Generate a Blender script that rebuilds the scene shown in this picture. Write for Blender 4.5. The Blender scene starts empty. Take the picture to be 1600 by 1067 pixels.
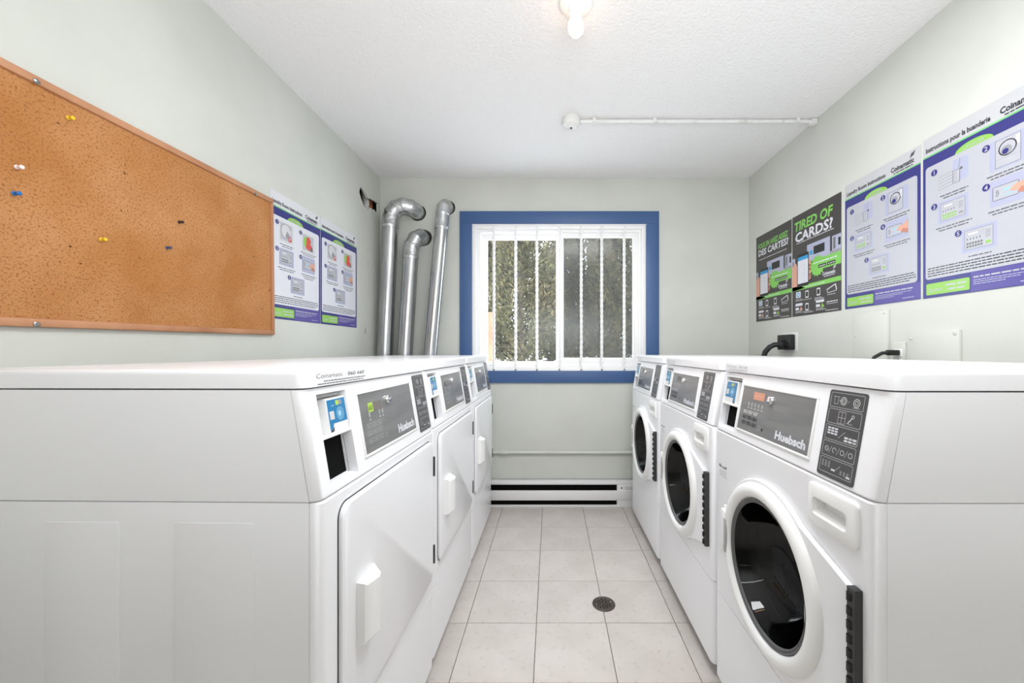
import bpy, bmesh, math, random
import numpy as np
from mathutils import Vector, Matrix
random.seed(7)
SC = bpy.context.scene
COL = SC.collection
PI = math.pi

# ------------------------------------------------------------------ camera, world, added fill lights, exposure
cam_d = bpy.data.cameras.new('camera')
cam_d.sensor_width = 36.0
cam_d.lens = 13.5
cam_d.shift_x = -61.0 / 1600
cam_d.shift_y = 13.5 / 1600
cam_d.clip_start = 0.02
cam = bpy.data.objects.new('camera', cam_d)
cam.location = (0, 0, 1.2)
cam.rotation_euler = (PI / 2, 0, 0)
COL.objects.link(cam)
SC.camera = cam

world = bpy.data.worlds.new('overcast_sky')
SC.world = world
world.use_nodes = True
bg = world.node_tree.nodes['Background']
bg.inputs['Color'].default_value = (0.93, 0.97, 1.0, 1)
bg.inputs['Strength'].default_value = 6.5

def area_light(name, loc, rot, sx, sy, power, col=(1, 1, 1)):
    d = bpy.data.lights.new(name, 'AREA')
    d.shape = 'RECTANGLE'
    d.size = sx
    d.size_y = sy
    d.energy = power
    d.color = col
    o = bpy.data.objects.new(name, d)
    o.location = loc
    o.rotation_euler = rot
    COL.objects.link(o)
    return o

area_light('bounce_fill', (0.30, -1.15, 1.50), (PI - math.atan2(0.40, 0.92), 0, 0.10), 1.7, 1.3, 35, (0.965, 0.98, 1.0))  # invented fill behind the camera, tilted up so the ceiling bounces it
area_light('forward_fill', (0.20, 0.28, 1.62), (PI - math.atan2(0.86, 0.51), 0, 0.05), 1.2, 0.45, 8.5, (0.965, 0.98, 1.0))  # added fill, unseen above the camera, for the far end of the room
area_light('overhead_fill', (0.38, 1.12, 2.52), (0, 0, 0), 0.8, 0.5, 25, (0.965, 0.98, 1.0))  # added fill under the ceiling, out of view; the room has no fixture here

SC.view_settings.view_transform = 'Standard'
SC.view_settings.look = 'None'
SC.view_settings.exposure = 0.18
SC.view_settings.gamma = 1.0
SC.view_settings.use_curve_mapping = False
SC.cycles.use_denoising = True
SC.cycles.max_bounces = 12
SC.cycles.diffuse_bounces = 6
SC.cycles.transparent_max_bounces = 24

# ------------------------------------------------------------------ materials
def lin(r, g, b):
    f = lambda c: (c / 255 / 12.92) if c / 255 <= 0.04045 else ((c / 255 + 0.055) / 1.055) ** 2.4
    return (f(r), f(g), f(b), 1)

def mat(name, rgb, rough=0.5, metal=0.0, spec=0.5, coat=0.0):
    m = bpy.data.materials.new(name)
    m.use_nodes = True
    p = m.node_tree.nodes['Principled BSDF']
    p.inputs['Base Color'].default_value = lin(*rgb)
    p.inputs['Roughness'].default_value = rough
    p.inputs['Metallic'].default_value = metal
    p.inputs['Specular IOR Level'].default_value = spec
    p.inputs['Coat Weight'].default_value = coat
    p.inputs['Coat Roughness'].default_value = 0.08
    return m

def noise_color(m, rgb2, scale, lo=0.4, hi=0.6, detail=4, stretch=None, coord='Object', rough=0.55):
    """mix the base colour with a second one through noise"""
    nt = m.node_tree
    p = nt.nodes['Principled BSDF']
    tc = nt.nodes.new('ShaderNodeTexCoord')
    n = nt.nodes.new('ShaderNodeTexNoise')
    n.inputs['Scale'].default_value = scale
    n.inputs['Detail'].default_value = detail
    n.inputs['Roughness'].default_value = rough
    src = tc.outputs[coord]
    if stretch:
        mp = nt.nodes.new('ShaderNodeMapping')
        mp.inputs['Scale'].default_value = stretch
        nt.links.new(src, mp.inputs['Vector'])
        src = mp.outputs['Vector']
    nt.links.new(src, n.inputs['Vector'])
    r = nt.nodes.new('ShaderNodeMapRange')
    r.inputs['From Min'].default_value = lo
    r.inputs['From Max'].default_value = hi
    nt.links.new(n.outputs['Fac'], r.inputs['Value'])
    mx = nt.nodes.new('ShaderNodeMix')
    mx.data_type = 'RGBA'
    mx.inputs['B'].default_value = lin(*rgb2)
    prev = p.inputs['Base Color']
    if prev.is_linked:
        nt.links.new(prev.links[0].from_socket, mx.inputs[6])
    else:
        mx.inputs[6].default_value = prev.default_value
    mx.inputs[7].default_value = lin(*rgb2)
    nt.links.new(r.outputs['Result'], mx.inputs[0])
    nt.links.new(mx.outputs[2], p.inputs['Base Color'])
    return m

def noise_bump(m, scale, strength, dist=0.002, detail=3):
    nt = m.node_tree
    p = nt.nodes['Principled BSDF']
    tc = nt.nodes.new('ShaderNodeTexCoord')
    n = nt.nodes.new('ShaderNodeTexNoise')
    n.inputs['Scale'].default_value = scale
    n.inputs['Detail'].default_value = detail
    nt.links.new(tc.outputs['Object'], n.inputs['Vector'])
    b = nt.nodes.new('ShaderNodeBump')
    b.inputs['Strength'].default_value = strength
    b.inputs['Distance'].default_value = dist
    nt.links.new(n.outputs['Fac'], b.inputs['Height'])
    nt.links.new(b.outputs['Normal'], p.inputs['Normal'])
    return m

def emit(m, rgb, s):
    p = m.node_tree.nodes['Principled BSDF']
    p.inputs['Emission Color'].default_value = lin(*rgb)
    p.inputs['Emission Strength'].default_value = s
    return m

M = {}
M['wall'] = noise_bump(noise_color(mat('wall_paint', (207, 209, 202), 0.6, spec=0.3), (201, 203, 196), 1.7), 90, 0.12, 0.001)
M['ceiling'] = noise_bump(mat('stipple_ceiling', (236, 235, 235), 0.85, spec=0.1), 85, 0.8, 0.006, 3)
M['joint'] = mat('floor_joint', (86, 80, 76), 0.8)
M['tile'] = noise_bump(noise_color(noise_color(noise_color(mat('vinyl_tile', (205, 198, 192), 0.42, spec=0.4),
              (194, 186, 180), 5, 0.35, 0.7), (182, 171, 163), 38, 0.58, 0.75), (140, 128, 120), 60, 0.74, 0.80, 2), 30, 0.08, 0.001)
M['white'] = noise_bump(mat('white_enamel', (241, 241, 244), 0.28, spec=0.5), 6, 0.02, 0.002)
M['white_plastic'] = mat('white_plastic', (240, 240, 239), 0.35)
M['grey_plastic'] = mat('grey_plastic', (178, 178, 178), 0.4)
M['sash'] = mat('white_vinyl_frame', (243, 243, 243), 0.4)
M['bar'] = mat('white_painted_iron', (240, 240, 240), 0.35)
M['blue'] = noise_bump(mat('blue_paint', (62, 93, 140), 0.42), 40, 0.05)
M['black'] = mat('black_rubber', (22, 22, 22), 0.5)
M['void'] = mat('dark_recess', (10, 10, 10), 0.8, spec=0.1)
M['hinge'] = mat('black_hinge', (52, 52, 52), 0.4)
M['steelgrey'] = noise_color(mat('grey_metal_plate', (138, 138, 138), 0.3, 0.35, 0.5), (128, 128, 128), 5, stretch=(1, 40, 1))
M['overlay'] = mat('charcoal_panel', (72, 72, 73), 0.35)
M['chrome'] = mat('chrome', (225, 225, 225), 0.12, 1.0)
M['galv'] = noise_bump(noise_color(mat('galvanised_steel', (206, 207, 209), 0.25, 1.0), (166, 167, 169), 7, 0.3, 0.7, stretch=(1, 1, 0.25)), 14, 0.12, 0.004)
M['galv_bright'] = noise_bump(noise_color(mat('crimped_galvanised_steel', (226, 227, 229), 0.34, 1.0), (180, 181, 183), 9, 0.3, 0.7), 60, 0.5, 0.006)
M['galv_dark'] = mat('galvanised_seam', (120, 120, 122), 0.4, 1.0)
M['drum'] = mat('drum_steel', (120, 120, 122), 0.3, 1.0)
M['gasket'] = mat('gasket_grey', (92, 92, 93), 0.4)
M['cork'] = noise_bump(noise_color(noise_color(noise_color(mat('cork', (190, 138, 92), 0.85, spec=0.15), (172, 116, 66), 3.5, 0.35, 0.65), (138, 88, 48), 190, 0.50, 0.70, 3), (88, 52, 28), 60, 0.775, 0.785, 1), 220, 0.3, 0.002)
M['oak'] = noise_color(mat('cork_frame_wood', (190, 138, 102), 0.5), (166, 112, 76), 6, 0.4, 0.7, stretch=(1, 0.06, 1))
M['screw'] = mat('screw_steel', (150, 150, 148), 0.3, 1.0)
M['paper'] = mat('poster_paper', (190, 191, 194), 0.3, spec=0.5)
M['paper_glare'] = mat('glare_poster_paper', (212, 213, 217), 0.3, spec=0.5)  # lighter copy of the poster paper, window glare put into its colour
M['paint_white'] = noise_color(mat('painted_metal', (228, 228, 226), 0.45), (206, 205, 202), 20, 0.55, 0.7)
M['heater'] = mat('white_heater_enamel', (232, 232, 232), 0.4)
M['snow'] = mat('snow', (245, 246, 250), 0.8)
M['bark'] = noise_color(mat('bark', (96, 84, 74), 0.9), (60, 52, 46), 12)
M['foliage'] = noise_color(noise_color(mat('evergreen_foliage', (92, 90, 64), 0.8, spec=0.1), (118, 106, 78), 1.6, 0.4, 0.65), (58, 58, 46), 9, 0.45, 0.65)
M['fence'] = noise_color(mat('cedar_plank', (178, 128, 104), 0.8), (150, 100, 78), 8, stretch=(4, 4, 0.5))
M['drain'] = noise_color(mat('drain_bronze', (88, 78, 70), 0.5, 0.5), (66, 58, 52), 50)
M['wood'] = noise_color(mat('wall_stud', (170, 100, 58), 0.8), (120, 66, 36), 12, stretch=(1, 0.2, 4))
M['pipe_grey'] = mat('grey_drain_pipe', (196, 194, 192), 0.5)
bulbm = emit(mat('lit_bulb', (255, 250, 240), 0.3), (255, 194, 128), 5.0)
M['bulb'] = bulbm
M['lcd'] = emit(mat('lit_display', (204, 146, 120), 0.3), (255, 150, 110), 0.05)
M['lcd_off'] = mat('display_window', (112, 104, 98), 0.2)
M['lcd_dark'] = mat('dark_display', (84, 82, 80), 0.2)
M['lime'] = emit(mat('lime_segment', (168, 200, 84), 0.3), (170, 230, 60), 0.06)
for nm, c in dict(navy=(52, 52, 122), indigo=(84, 74, 148), green=(140, 192, 84), lime_green=(126, 196, 88), ink=(40, 40, 52), cap=(96, 96, 104),
                  lilac=(170, 173, 196), psheet=(180, 181, 188), psheet_glare=(214, 215, 222), grey=(150, 150, 156), lightgrey=(206, 206, 208), charcoal=(66, 62, 62), pwhite=(216, 217, 224),  # second sheet tone is lightened: window glare painted in
                  skin=(214, 160, 138), skin2=(188, 128, 108), cyan=(42, 150, 204), reader_blue=(36, 122, 172), dblue=(24, 98, 146), red=(212, 84, 74),
                  black=(28, 28, 30), paleblue=(150, 200, 226), midgrey=(112, 112, 112), linegrey=(190, 190, 190), mint=(120, 190, 120), amber=(230, 196, 90)).items():
    M['p_' + nm] = mat('print_' + nm, c, 0.28)

def glass_mat(name, tint, gloss, tintmix=0.0, haze=(200, 205, 210), rough=0.02):
    m = bpy.data.materials.new(name)
    m.use_nodes = True
    nt = m.node_tree
    nt.nodes.remove(nt.nodes['Principled BSDF'])
    out = nt.nodes['Material Output']
    tr = nt.nodes.new('ShaderNodeBsdfTransparent')
    tr.inputs['Color'].default_value = (*tint, 1)
    gl = nt.nodes.new('ShaderNodeBsdfGlossy')
    gl.inputs['Roughness'].default_value = rough
    lw = nt.nodes.new('ShaderNodeLayerWeight')
    lw.inputs['Blend'].default_value = 0.5
    pw = nt.nodes.new('ShaderNodeMath')
    pw.operation = 'POWER'
    pw.inputs[1].default_value = 5.0
    nt.links.new(lw.outputs['Facing'], pw.inputs[0])
    fr = nt.nodes.new('ShaderNodeMath')
    fr.operation = 'MULTIPLY_ADD'
    fr.inputs[1].default_value = gloss * 8
    fr.inputs[2].default_value = gloss
    nt.links.new(pw.outputs['Value'], fr.inputs[0])
    mx = nt.nodes.new('ShaderNodeMixShader')
    nt.links.new(fr.outputs['Value'], mx.inputs['Fac'])
    nt.links.new(tr.outputs['BSDF'], mx.inputs[1])
    nt.links.new(gl.outputs['BSDF'], mx.inputs[2])
    last = mx
    if tintmix:
        df = nt.nodes.new('ShaderNodeBsdfDiffuse')
        df.inputs['Color'].default_value = lin(*haze)
        m2 = nt.nodes.new('ShaderNodeMixShader')
        m2.inputs['Fac'].default_value = tintmix
        nt.links.new(mx.outputs['Shader'], m2.inputs[1])
        nt.links.new(df.outputs['BSDF'], m2.inputs[2])
        last = m2
    nt.links.new(last.outputs['Shader'], out.inputs['Surface'])
    return m
M['pane'] = glass_mat('window_glass', (0.95, 0.97, 0.97), 0.012, 0.04, rough=0.16)
M['screen'] = glass_mat('insect_screen_mesh', (0.9, 0.9, 0.9), 0.0, 0.24, (96, 96, 98))
M['door_glass'] = glass_mat('smoked_glass', (0.13, 0.13, 0.135), 0.035)

# ------------------------------------------------------------------ mesh helpers
class MB:
    """collects geometry for ONE mesh object; faces may use several materials"""
    def __init__(s):
        s.bm = bmesh.new()
        s.mats = []
    def mi(s, m):
        if m is None:
            return 0
        if m not in s.mats:
            s.mats.append(m)
        return s.mats.index(m)
    def faces(s, verts, faces, m=None):
        i = s.mi(m)
        vs = [s.bm.verts.new(v) for v in verts]
        for f in faces:
            try:
                fc = s.bm.faces.new([vs[k] for k in f])
                fc.material_index = i
            except ValueError:
                pass
        return s
    def box(s, a, b, m=None, bev=0.0, seg=2):
        x0, y0, z0 = [min(p, q) for p, q in zip(a, b)]
        x1, y1, z1 = [max(p, q) for p, q in zip(a, b)]
        t = bmesh.new()
        vs = [t.verts.new(p) for p in ((x0, y0, z0), (x1, y0, z0), (x1, y1, z0), (x0, y1, z0), (x0, y0, z1), (x1, y0, z1), (x1, y1, z1), (x0, y1, z1))]
        for f in ((3, 2, 1, 0), (4, 5, 6, 7), (0, 1, 5, 4), (1, 2, 6, 5), (2, 3, 7, 6), (3, 0, 4, 7)):
            t.faces.new([vs[k] for k in f])
        if bev > 0:
            bmesh.ops.bevel(t, geom=list(t.edges), offset=bev, segments=seg, affect='EDGES', profile=0.5)
        s.merge(t, m)
        return s
    def merge(s, t, m=None, M4=None):
        i = s.mi(m)
        mp = {}
        for v in t.verts:
            mp[v] = s.bm.verts.new(M4 @ v.co if M4 else v.co)
        for f in t.faces:
            try:
                s.bm.faces.new([mp[v] for v in f.verts]).material_index = i
            except ValueError:
                pass
        t.free()
    def loft(s, rings, m=None, cap=True, closed=True):
        n = len(rings[0])
        verts = [p for r in rings for p in r]
        fs = []
        for k in range(len(rings) - 1):
            for j in range(n if closed else n - 1):
                a, b = k * n + j, k * n + (j + 1) % n
                fs.append((a, b, b + n, a + n))
        if cap:
            fs.append(tuple(reversed(range(n))))
            fs.append(tuple(range((len(rings) - 1) * n, len(rings) * n)))
        return s.faces(verts, fs, m)
    def prism(s, poly, z0, z1, m=None):
        """poly in xy, extruded along z"""
        return s.loft([[(x, y, z0) for x, y in poly], [(x, y, z1) for x, y in poly]], m)
    def lathe(s, prof, seg=32, m=None, axis='z', origin=(0, 0, 0), cap=True):
        ox, oy, oz = origin
        rings = []
        for r, h in prof:
            ring = []
            for k in range(seg):
                a = 2 * PI * k / seg
                c, d = r * math.cos(a), r * math.sin(a)
                if axis == 'z':
                    ring.append((ox + c, oy + d, oz + h))
                elif axis == 'y':           # h runs towards -y (out of a front panel)
                    ring.append((ox + c, oy - h, oz + d))
                else:
                    ring.append((ox + h, oy + c, oz + d))
            rings.append(ring)
        return s.loft(rings, m, cap)
    def tube(s, path, r, seg=12, m=None, cap=True):
        pts = [Vector(p) for p in path]
        rad = r if isinstance(r, (list, tuple)) else [r] * len(pts)
        rings = []
        up = None
        for i, p in enumerate(pts):
            t = (pts[min(i + 1, len(pts) - 1)] - pts[max(i - 1, 0)]).normalized()
            if up is None:
                up = t.orthogonal().normalized()
            up = (up - t * up.dot(t)).normalized()
            b = t.cross(up)
            rings.append([tuple(p + (up * math.cos(2 * PI * k / seg) + b * math.sin(2 * PI * k / seg)) * rad[i]) for k in range(seg)])
        return s.loft(rings, m, cap)
    def obj(s, name, m=None, parent=None, M4=None, smooth=35, loc=None):
        me = bpy.data.meshes.new(name)
        bmesh.ops.recalc_face_normals(s.bm, faces=s.bm.faces)
        s.bm.to_mesh(me)
        s.bm.free()
        for mm in (s.mats or [m]):
            me.materials.append(mm)
        if M4:
            me.transform(M4)
        if smooth:
            me.polygons.foreach_set('use_smooth', [True] * len(me.polygons))
            me.set_sharp_from_angle(angle=math.radians(smooth))
        o = bpy.data.objects.new(name, me)
        COL.objects.link(o)
        if parent:
            o.parent = parent
        if loc:
            o.location = loc
        return o

def tag(o, label=None, cat=None, group=None, kind=None):
    if label: o['label'] = label
    if cat: o['category'] = cat
    if group: o['group'] = group
    if kind: o['kind'] = kind
    return o

def empty(name, loc=(0, 0, 0), rz=0.0):
    o = bpy.data.objects.new(name, None)
    o.empty_display_size = 0.1
    o.location = loc
    o.rotation_euler = (0, 0, rz)
    COL.objects.link(o)
    return o

def copy_tree(o, parent=None):
    c = o.copy()
    COL.objects.link(c)
    c.parent = parent
    for ch in list(o.children):
        copy_tree(ch, c)
    return c

def cut(o, cutters):
    """boolean cutter MBs (already in the object's mesh space) out of o"""
    tmp = []
    for c in cutters:
        co = c.obj('cutter', M['void'], smooth=0)
        tmp.append(co)
        md = o.modifiers.new('cut', 'BOOLEAN')
        md.operation = 'DIFFERENCE'
        md.solver = 'EXACT'
        md.object = co
        if o.parent:
            co.parent = o.parent
    bpy.context.view_layer.update()
    dg = bpy.context.evaluated_depsgraph_get()
    me = bpy.data.meshes.new_from_object(o.evaluated_get(dg), depsgraph=dg)
    mats = [s for s in o.data.materials]
    o.modifiers.clear()
    old = o.data
    name = old.name
    o.data = me
    bpy.data.meshes.remove(old)
    me.name = name
    me.materials.clear()
    for mm in mats:
        me.materials.append(mm)
    me.polygons.foreach_set('material_index', [min(p.material_index, len(mats) - 1) for p in me.polygons])
    me.polygons.foreach_set('use_smooth', [True] * len(me.polygons))
    me.set_sharp_from_angle(angle=math.radians(35))
    for t in tmp:
        d = t.data
        bpy.data.objects.remove(t)
        bpy.data.meshes.remove(d)

def rrect(x0, y0, x1, y1, r, seg=4):
    out = []
    for cx, cy, a0 in ((x1 - r, y1 - r, 0), (x0 + r, y1 - r, 90), (x0 + r, y0 + r, 180), (x1 - r, y0 + r, 270)):
        for k in range(seg + 1):
            a = math.radians(a0 + 90 * k / seg)
            out.append((cx + r * math.cos(a), cy + r * math.sin(a)))
    return out

_tc = {}
def text_geo(s, bold=0.0, shear=0.0):
    key = (s, bold, shear)
    if key in _tc:
        return _tc[key]
    cu = bpy.data.curves.new('t', 'FONT')
    cu.body = s
    cu.size = 1
    cu.offset = bold
    cu.shear = shear
    cu.resolution_u = 2
    cu.fill_mode = 'FRONT'
    o = bpy.data.objects.new('t', cu)
    COL.objects.link(o)
    bpy.context.view_layer.update()
    dg = bpy.context.evaluated_depsgraph_get()
    me = bpy.data.meshes.new_from_object(o.evaluated_get(dg), depsgraph=dg)
    v = [(p.co.x, p.co.y) for p in me.vertices]
    f = [tuple(p.vertices) for p in me.polygons]
    bpy.data.objects.remove(o)
    bpy.data.curves.remove(cu)
    bpy.data.meshes.remove(me)
    _tc[key] = (v, f)
    return v, f

class Print:
    """flat print: coloured shapes lying a hair above a sheet; x right, y up, z out"""
    STEP = 0.00025
    def __init__(s):
        s.mb = MB()
    def poly(s, pts, c, lv=1):
        s.mb.faces([(x, y, lv * s.STEP) for x, y in pts], [tuple(range(len(pts)))], M['p_' + c] if isinstance(c, str) else c)
    def rect(s, x0, y0, x1, y1, c, lv=1, r=0):
        s.poly(rrect(x0, y0, x1, y1, r, 3) if r else [(x0, y0), (x1, y0), (x1, y1), (x0, y1)], c, lv)
    def frame(s, x0, y0, x1, y1, t, c, lv=1, r=0.002):
        a = rrect(x0, y0, x1, y1, r, 3)
        b = rrect(x0 + t, y0 + t, x1 - t, y1 - t, max(r - t, 0.0003), 3)
        n = len(a)
        z = lv * s.STEP
        s.mb.faces([(x, y, z) for x, y in a + b], [(k, (k + 1) % n, n + (k + 1) % n, n + k) for k in range(n)], M['p_' + c])
    def ring(s, cx, cy, r0, r1, c, lv=1, seg=16, a0=0, a1=360, sy=1.0):
        z = lv * s.STEP
        v = []
        for k in range(seg + 1):
            a = math.radians(a0 + (a1 - a0) * k / seg)
            v += [(cx + r0 * math.cos(a), cy + sy * r0 * math.sin(a), z), (cx + r1 * math.cos(a), cy + sy * r1 * math.sin(a), z)]
        s.mb.faces(v, [(2 * k, 2 * k + 1, 2 * k + 3, 2 * k + 2) for k in range(seg)], M['p_' + c])
    def disc(s, cx, cy, r, c, lv=1, seg=18, sy=1.0):
        s.poly([(cx + r * math.cos(2 * PI * k / seg), cy + sy * r * math.sin(2 * PI * k / seg)) for k in range(seg)], c, lv)
    def line(s, x0, y0, x1, y1, t, c, lv=1):
        dx, dy = x1 - x0, y1 - y0
        L = math.hypot(dx, dy) or 1
        nx, ny = -dy / L * t / 2, dx / L * t / 2
        s.poly([(x0 + nx, y0 + ny), (x0 - nx, y0 - ny), (x1 - nx, y1 - ny), (x1 + nx, y1 + ny)], c, lv)
    def text(s, t, x, y, h, c, lv=2, w=None, bold=0.0, shear=0.0, align='l'):
        v, f = text_geo(t, bold, shear)
        if not v:
            return
        x0 = min(p[0] for p in v); x1 = max(p[0] for p in v)
        sy = h / 0.72
        sx = (w / (x1 - x0)) if w else sy
        ww = (x1 - x0) * sx
        ox = x - (ww / 2 if align == 'c' else ww if align == 'r' else 0)
        s.mb.faces([(ox + (p[0] - x0) * sx, y + p[1] * sy, lv * s.STEP) for p in v], f, M['p_' + c] if isinstance(c, str) else c)
    def dashes(s, x0, x1, y, t, c, lv=2, rnd=random):
        x = x0
        while x < x1 - t:
            L = min(rnd.uniform(2.0, 6.0) * t, x1 - x)
            s.rect(x, y, x + L, y + t, c, lv)
            x += L + t * 0.7
    def obj(s, name, parent, M4=None):
        return s.mb.obj(name, None, parent, M4, smooth=0)

def poly_wall(outer, holes, thick, M4, name, m):
    """wall slab in a 2D frame (x, y), thickness towards -z"""
    bm = bmesh.new()
    es = []
    for loop in [outer] + holes:
        vs = [bm.verts.new((x, y, 0)) for x, y in loop]
        es += [bm.edges.new((vs[k], vs[(k + 1) % len(vs)])) for k in range(len(vs))]
    bmesh.ops.triangle_fill(bm, use_beauty=True, edges=es)
    r = bmesh.ops.extrude_face_region(bm, geom=list(bm.faces))
    bmesh.ops.translate(bm, verts=[g for g in r['geom'] if isinstance(g, bmesh.types.BMVert)], vec=(0, 0, -thick))
    mb = MB()
    mb.bm = bm
    o = mb.obj(name, m, None, M4, smooth=0)
    return tag(o, kind='structure')

def frame4(origin, xaxis, yaxis):
    x = Vector(xaxis).normalized()
    y = Vector(yaxis).normalized()
    z = x.cross(y)
    m = Matrix((x, y, z)).transposed().to_4x4()
    m.translation = Vector(origin)
    return m

# ------------------------------------------------------------------ room
XL, XR, YB, YF, ZC = -1.335, 1.545, 3.0, -4.2, 2.545
circ = lambda cx, cy, r, n=20: [(cx + r * math.cos(2 * PI * k / n), cy + r * math.sin(2 * PI * k / n)) for k in range(n)]

# back wall: frame x = world x, y = world z; normal towards the room (-Y) so x axis right, y up => z = -Y
FB = frame4((0, YB, 0), (1, 0, 0), (0, 0, 1))
WX0, WX1, WZ0, WZ1 = -0.62, 0.745, 1.035, 2.185
poly_wall([(XL - .1, -.05), (XR + .1, -.05), (XR + .1, ZC + .05), (XL - .1, ZC + .05)],
          [[(WX0, WZ0), (WX1, WZ0), (WX1, WZ1), (WX0, WZ1)], circ(-1.04, 2.272, .064), circ(-.994, 2.078, .064), circ(-.806, 2.312, .058)],
          0.13, FB, 'wall_back', M['wall'])
# left wall: seen from the room x axis = +Y, y = z -> normal +X
FLW = frame4((XL, 0, 0), (0, 1, 0), (0, 0, 1))
hole = [(2.675, 2.30), (2.685, 2.335), (2.70, 2.352), (2.72, 2.347), (2.745, 2.337), (2.775, 2.322), (2.80, 2.308), (2.83, 2.318), (2.88, 2.325), (2.93, 2.332), (2.965, 2.33),
        (2.968, 2.25), (2.957, 2.243), (2.95, 2.265), (2.92, 2.25), (2.90, 2.262), (2.875, 2.233), (2.86, 2.255), (2.83, 2.25), (2.80, 2.222), (2.79, 2.238), (2.76, 2.225), (2.73, 2.235), (2.70, 2.265)]
poly_wall([(YF, -.05), (YB + .01, -.05), (YB + .01, ZC + .05), (YF, ZC + .05)], [hole], 0.014, FLW, 'wall_left', M['wall'])
FRW = frame4((XR, 0, 0), (0, -1, 0), (0, 0, 1))
poly_wall([(-YB - .01, -.05), (-YF, -.05), (-YF, ZC + .05), (-YB - .01, ZC + .05)], [], 0.10, FRW, 'wall_right', M['wall'])
FFW = frame4((0, YF, 0), (-1, 0, 0), (0, 0, 1))
poly_wall([(-XR - .1, -.05), (-XL + .1, -.05), (-XL + .1, ZC + .05), (-XR - .1, ZC + .05)], [], 0.10, FFW, 'wall_front', M['wall'])
tag(MB().box((XL - .1, YF - .1, ZC), (XR + .1, YB + .13, ZC + .1)).obj('ceiling', M['ceiling'], smooth=0), kind='structure')
# cavity behind the broken wall, with an old pipe and a stud in it
wl = bpy.data.objects['wall_left']
MB().box((XL - .34, 2.55, 2.0), (XL - .32, 3.0, 2.5)).box((XL - .33, 2.55, 2.0), (XL - .0145, 2.56, 2.5)).box((XL - .33, 2.55, 2.0), (XL - .0145, 3.0, 2.01)).box((XL - .33, 2.55, 2.49), (XL - .0145, 3.0, 2.5)).box((XL - .33, 2.99, 2.0), (XL - .0145, 3.0, 2.5)).obj('cavity', M['void'], wl, smooth=0)
MB().tube([(XL - .05, 2.80, 2.05), (XL - .045, 2.82, 2.14), (XL - .042, 2.845, 2.22), (XL - .046, 2.865, 2.30), (XL - .06, 2.87, 2.38)], .024, 14).obj('old_pipe', M['pipe_grey'], wl)
MB().box((XL - .080, 2.898, 2.06), (XL - .030, 2.928, 2.42), bev=.003).box((XL - .080, 2.932, 2.06), (XL - .036, 2.958, 2.42), bev=.003).obj('wall_stud', M['wood'], wl)

p = Print()
for y, z0, z1 in ((2.80, 1.80, 1.86), (2.81, 1.70, 1.76), (2.805, 1.62, 1.64), (2.79, 1.90, 1.94)):
    p.line(y, z0, y + .004, z1, .003, 'grey', 1)
p.line(2.752, 1.315, 2.762, 1.36, .006, 'cap', 1); p.line(2.752, 1.345, 2.77, 1.33, .005, 'cap', 1)
p.obj('scuff_mark', wl, FLW)

# floor: joint bed with single tiles on it
floor = tag(MB().box((XL - .1, YF - .1, -.06), (XR + .1, YB + .1, -.0035)).obj('floor', M['joint'], smooth=0), kind='structure')
TS = 0.305
g = 0.0012
tile_mesh = None
for i in range(-5, 6):
    for j in range(-23, 2):
        x0 = max(-0.064 + TS * i, XL); x1 = min(-0.064 + TS * (i + 1), XR)
        y0 = max(2.605 + TS * j, YF); y1 = min(2.605 + TS * (j + 1), YB)
        if x1 - x0 < .02 or y1 - y0 < .02:
            continue
        full = abs(x1 - x0 - TS) < 1e-4 and abs(y1 - y0 - TS) < 1e-4
        dz = random.uniform(-.0003, .0003)
        cx, cy = (x0 + x1) / 2, (y0 + y1) / 2
        if full and tile_mesh:
            o = bpy.data.objects.new('tile', tile_mesh)
            COL.objects.link(o)
        else:
            hx, hy = (x1 - x0) / 2 - g, (y1 - y0) / 2 - g
            o = MB().loft([rrect3 for rrect3 in ([(-hx, -hy, -.004), (hx, -hy, -.004), (hx, hy, -.004), (-hx, hy, -.004)],
                          [(-hx, -hy, -.0012), (hx, -hy, -.0012), (hx, hy, -.0012), (-hx, hy, -.0012)],
                          [(-hx + .001, -hy + .001, 0), (hx - .001, -hy + .001, 0), (hx - .001, hy - .001, 0), (-hx + .001, hy - .001, 0)])]).obj('tile', M['tile'], smooth=0)
            if full:
                tile_mesh = o.data
        o.parent = floor
        o.location = (cx, cy, dz)
        if full:
            o.rotation_euler = (0, 0, random.choice((0, PI / 2, PI, -PI / 2)))
# per-tile tone: the tile material reads the object's random number
nt = M['tile'].node_tree
p = nt.nodes['Principled BSDF']
oi = nt.nodes.new('ShaderNodeObjectInfo')
mr = nt.nodes.new('ShaderNodeMapRange')
mr.inputs['To Min'].default_value = 0.965
mr.inputs['To Max'].default_value = 1.02
nt.links.new(oi.outputs['Random'], mr.inputs['Value'])
hsv = nt.nodes.new('ShaderNodeHueSaturation')
nt.links.new(mr.outputs['Result'], hsv.inputs['Value'])
nt.links.new(p.inputs['Base Color'].links[0].from_socket, hsv.inputs['Color'])
nt.links.new(hsv.outputs['Color'], p.inputs['Base Color'])

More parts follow.
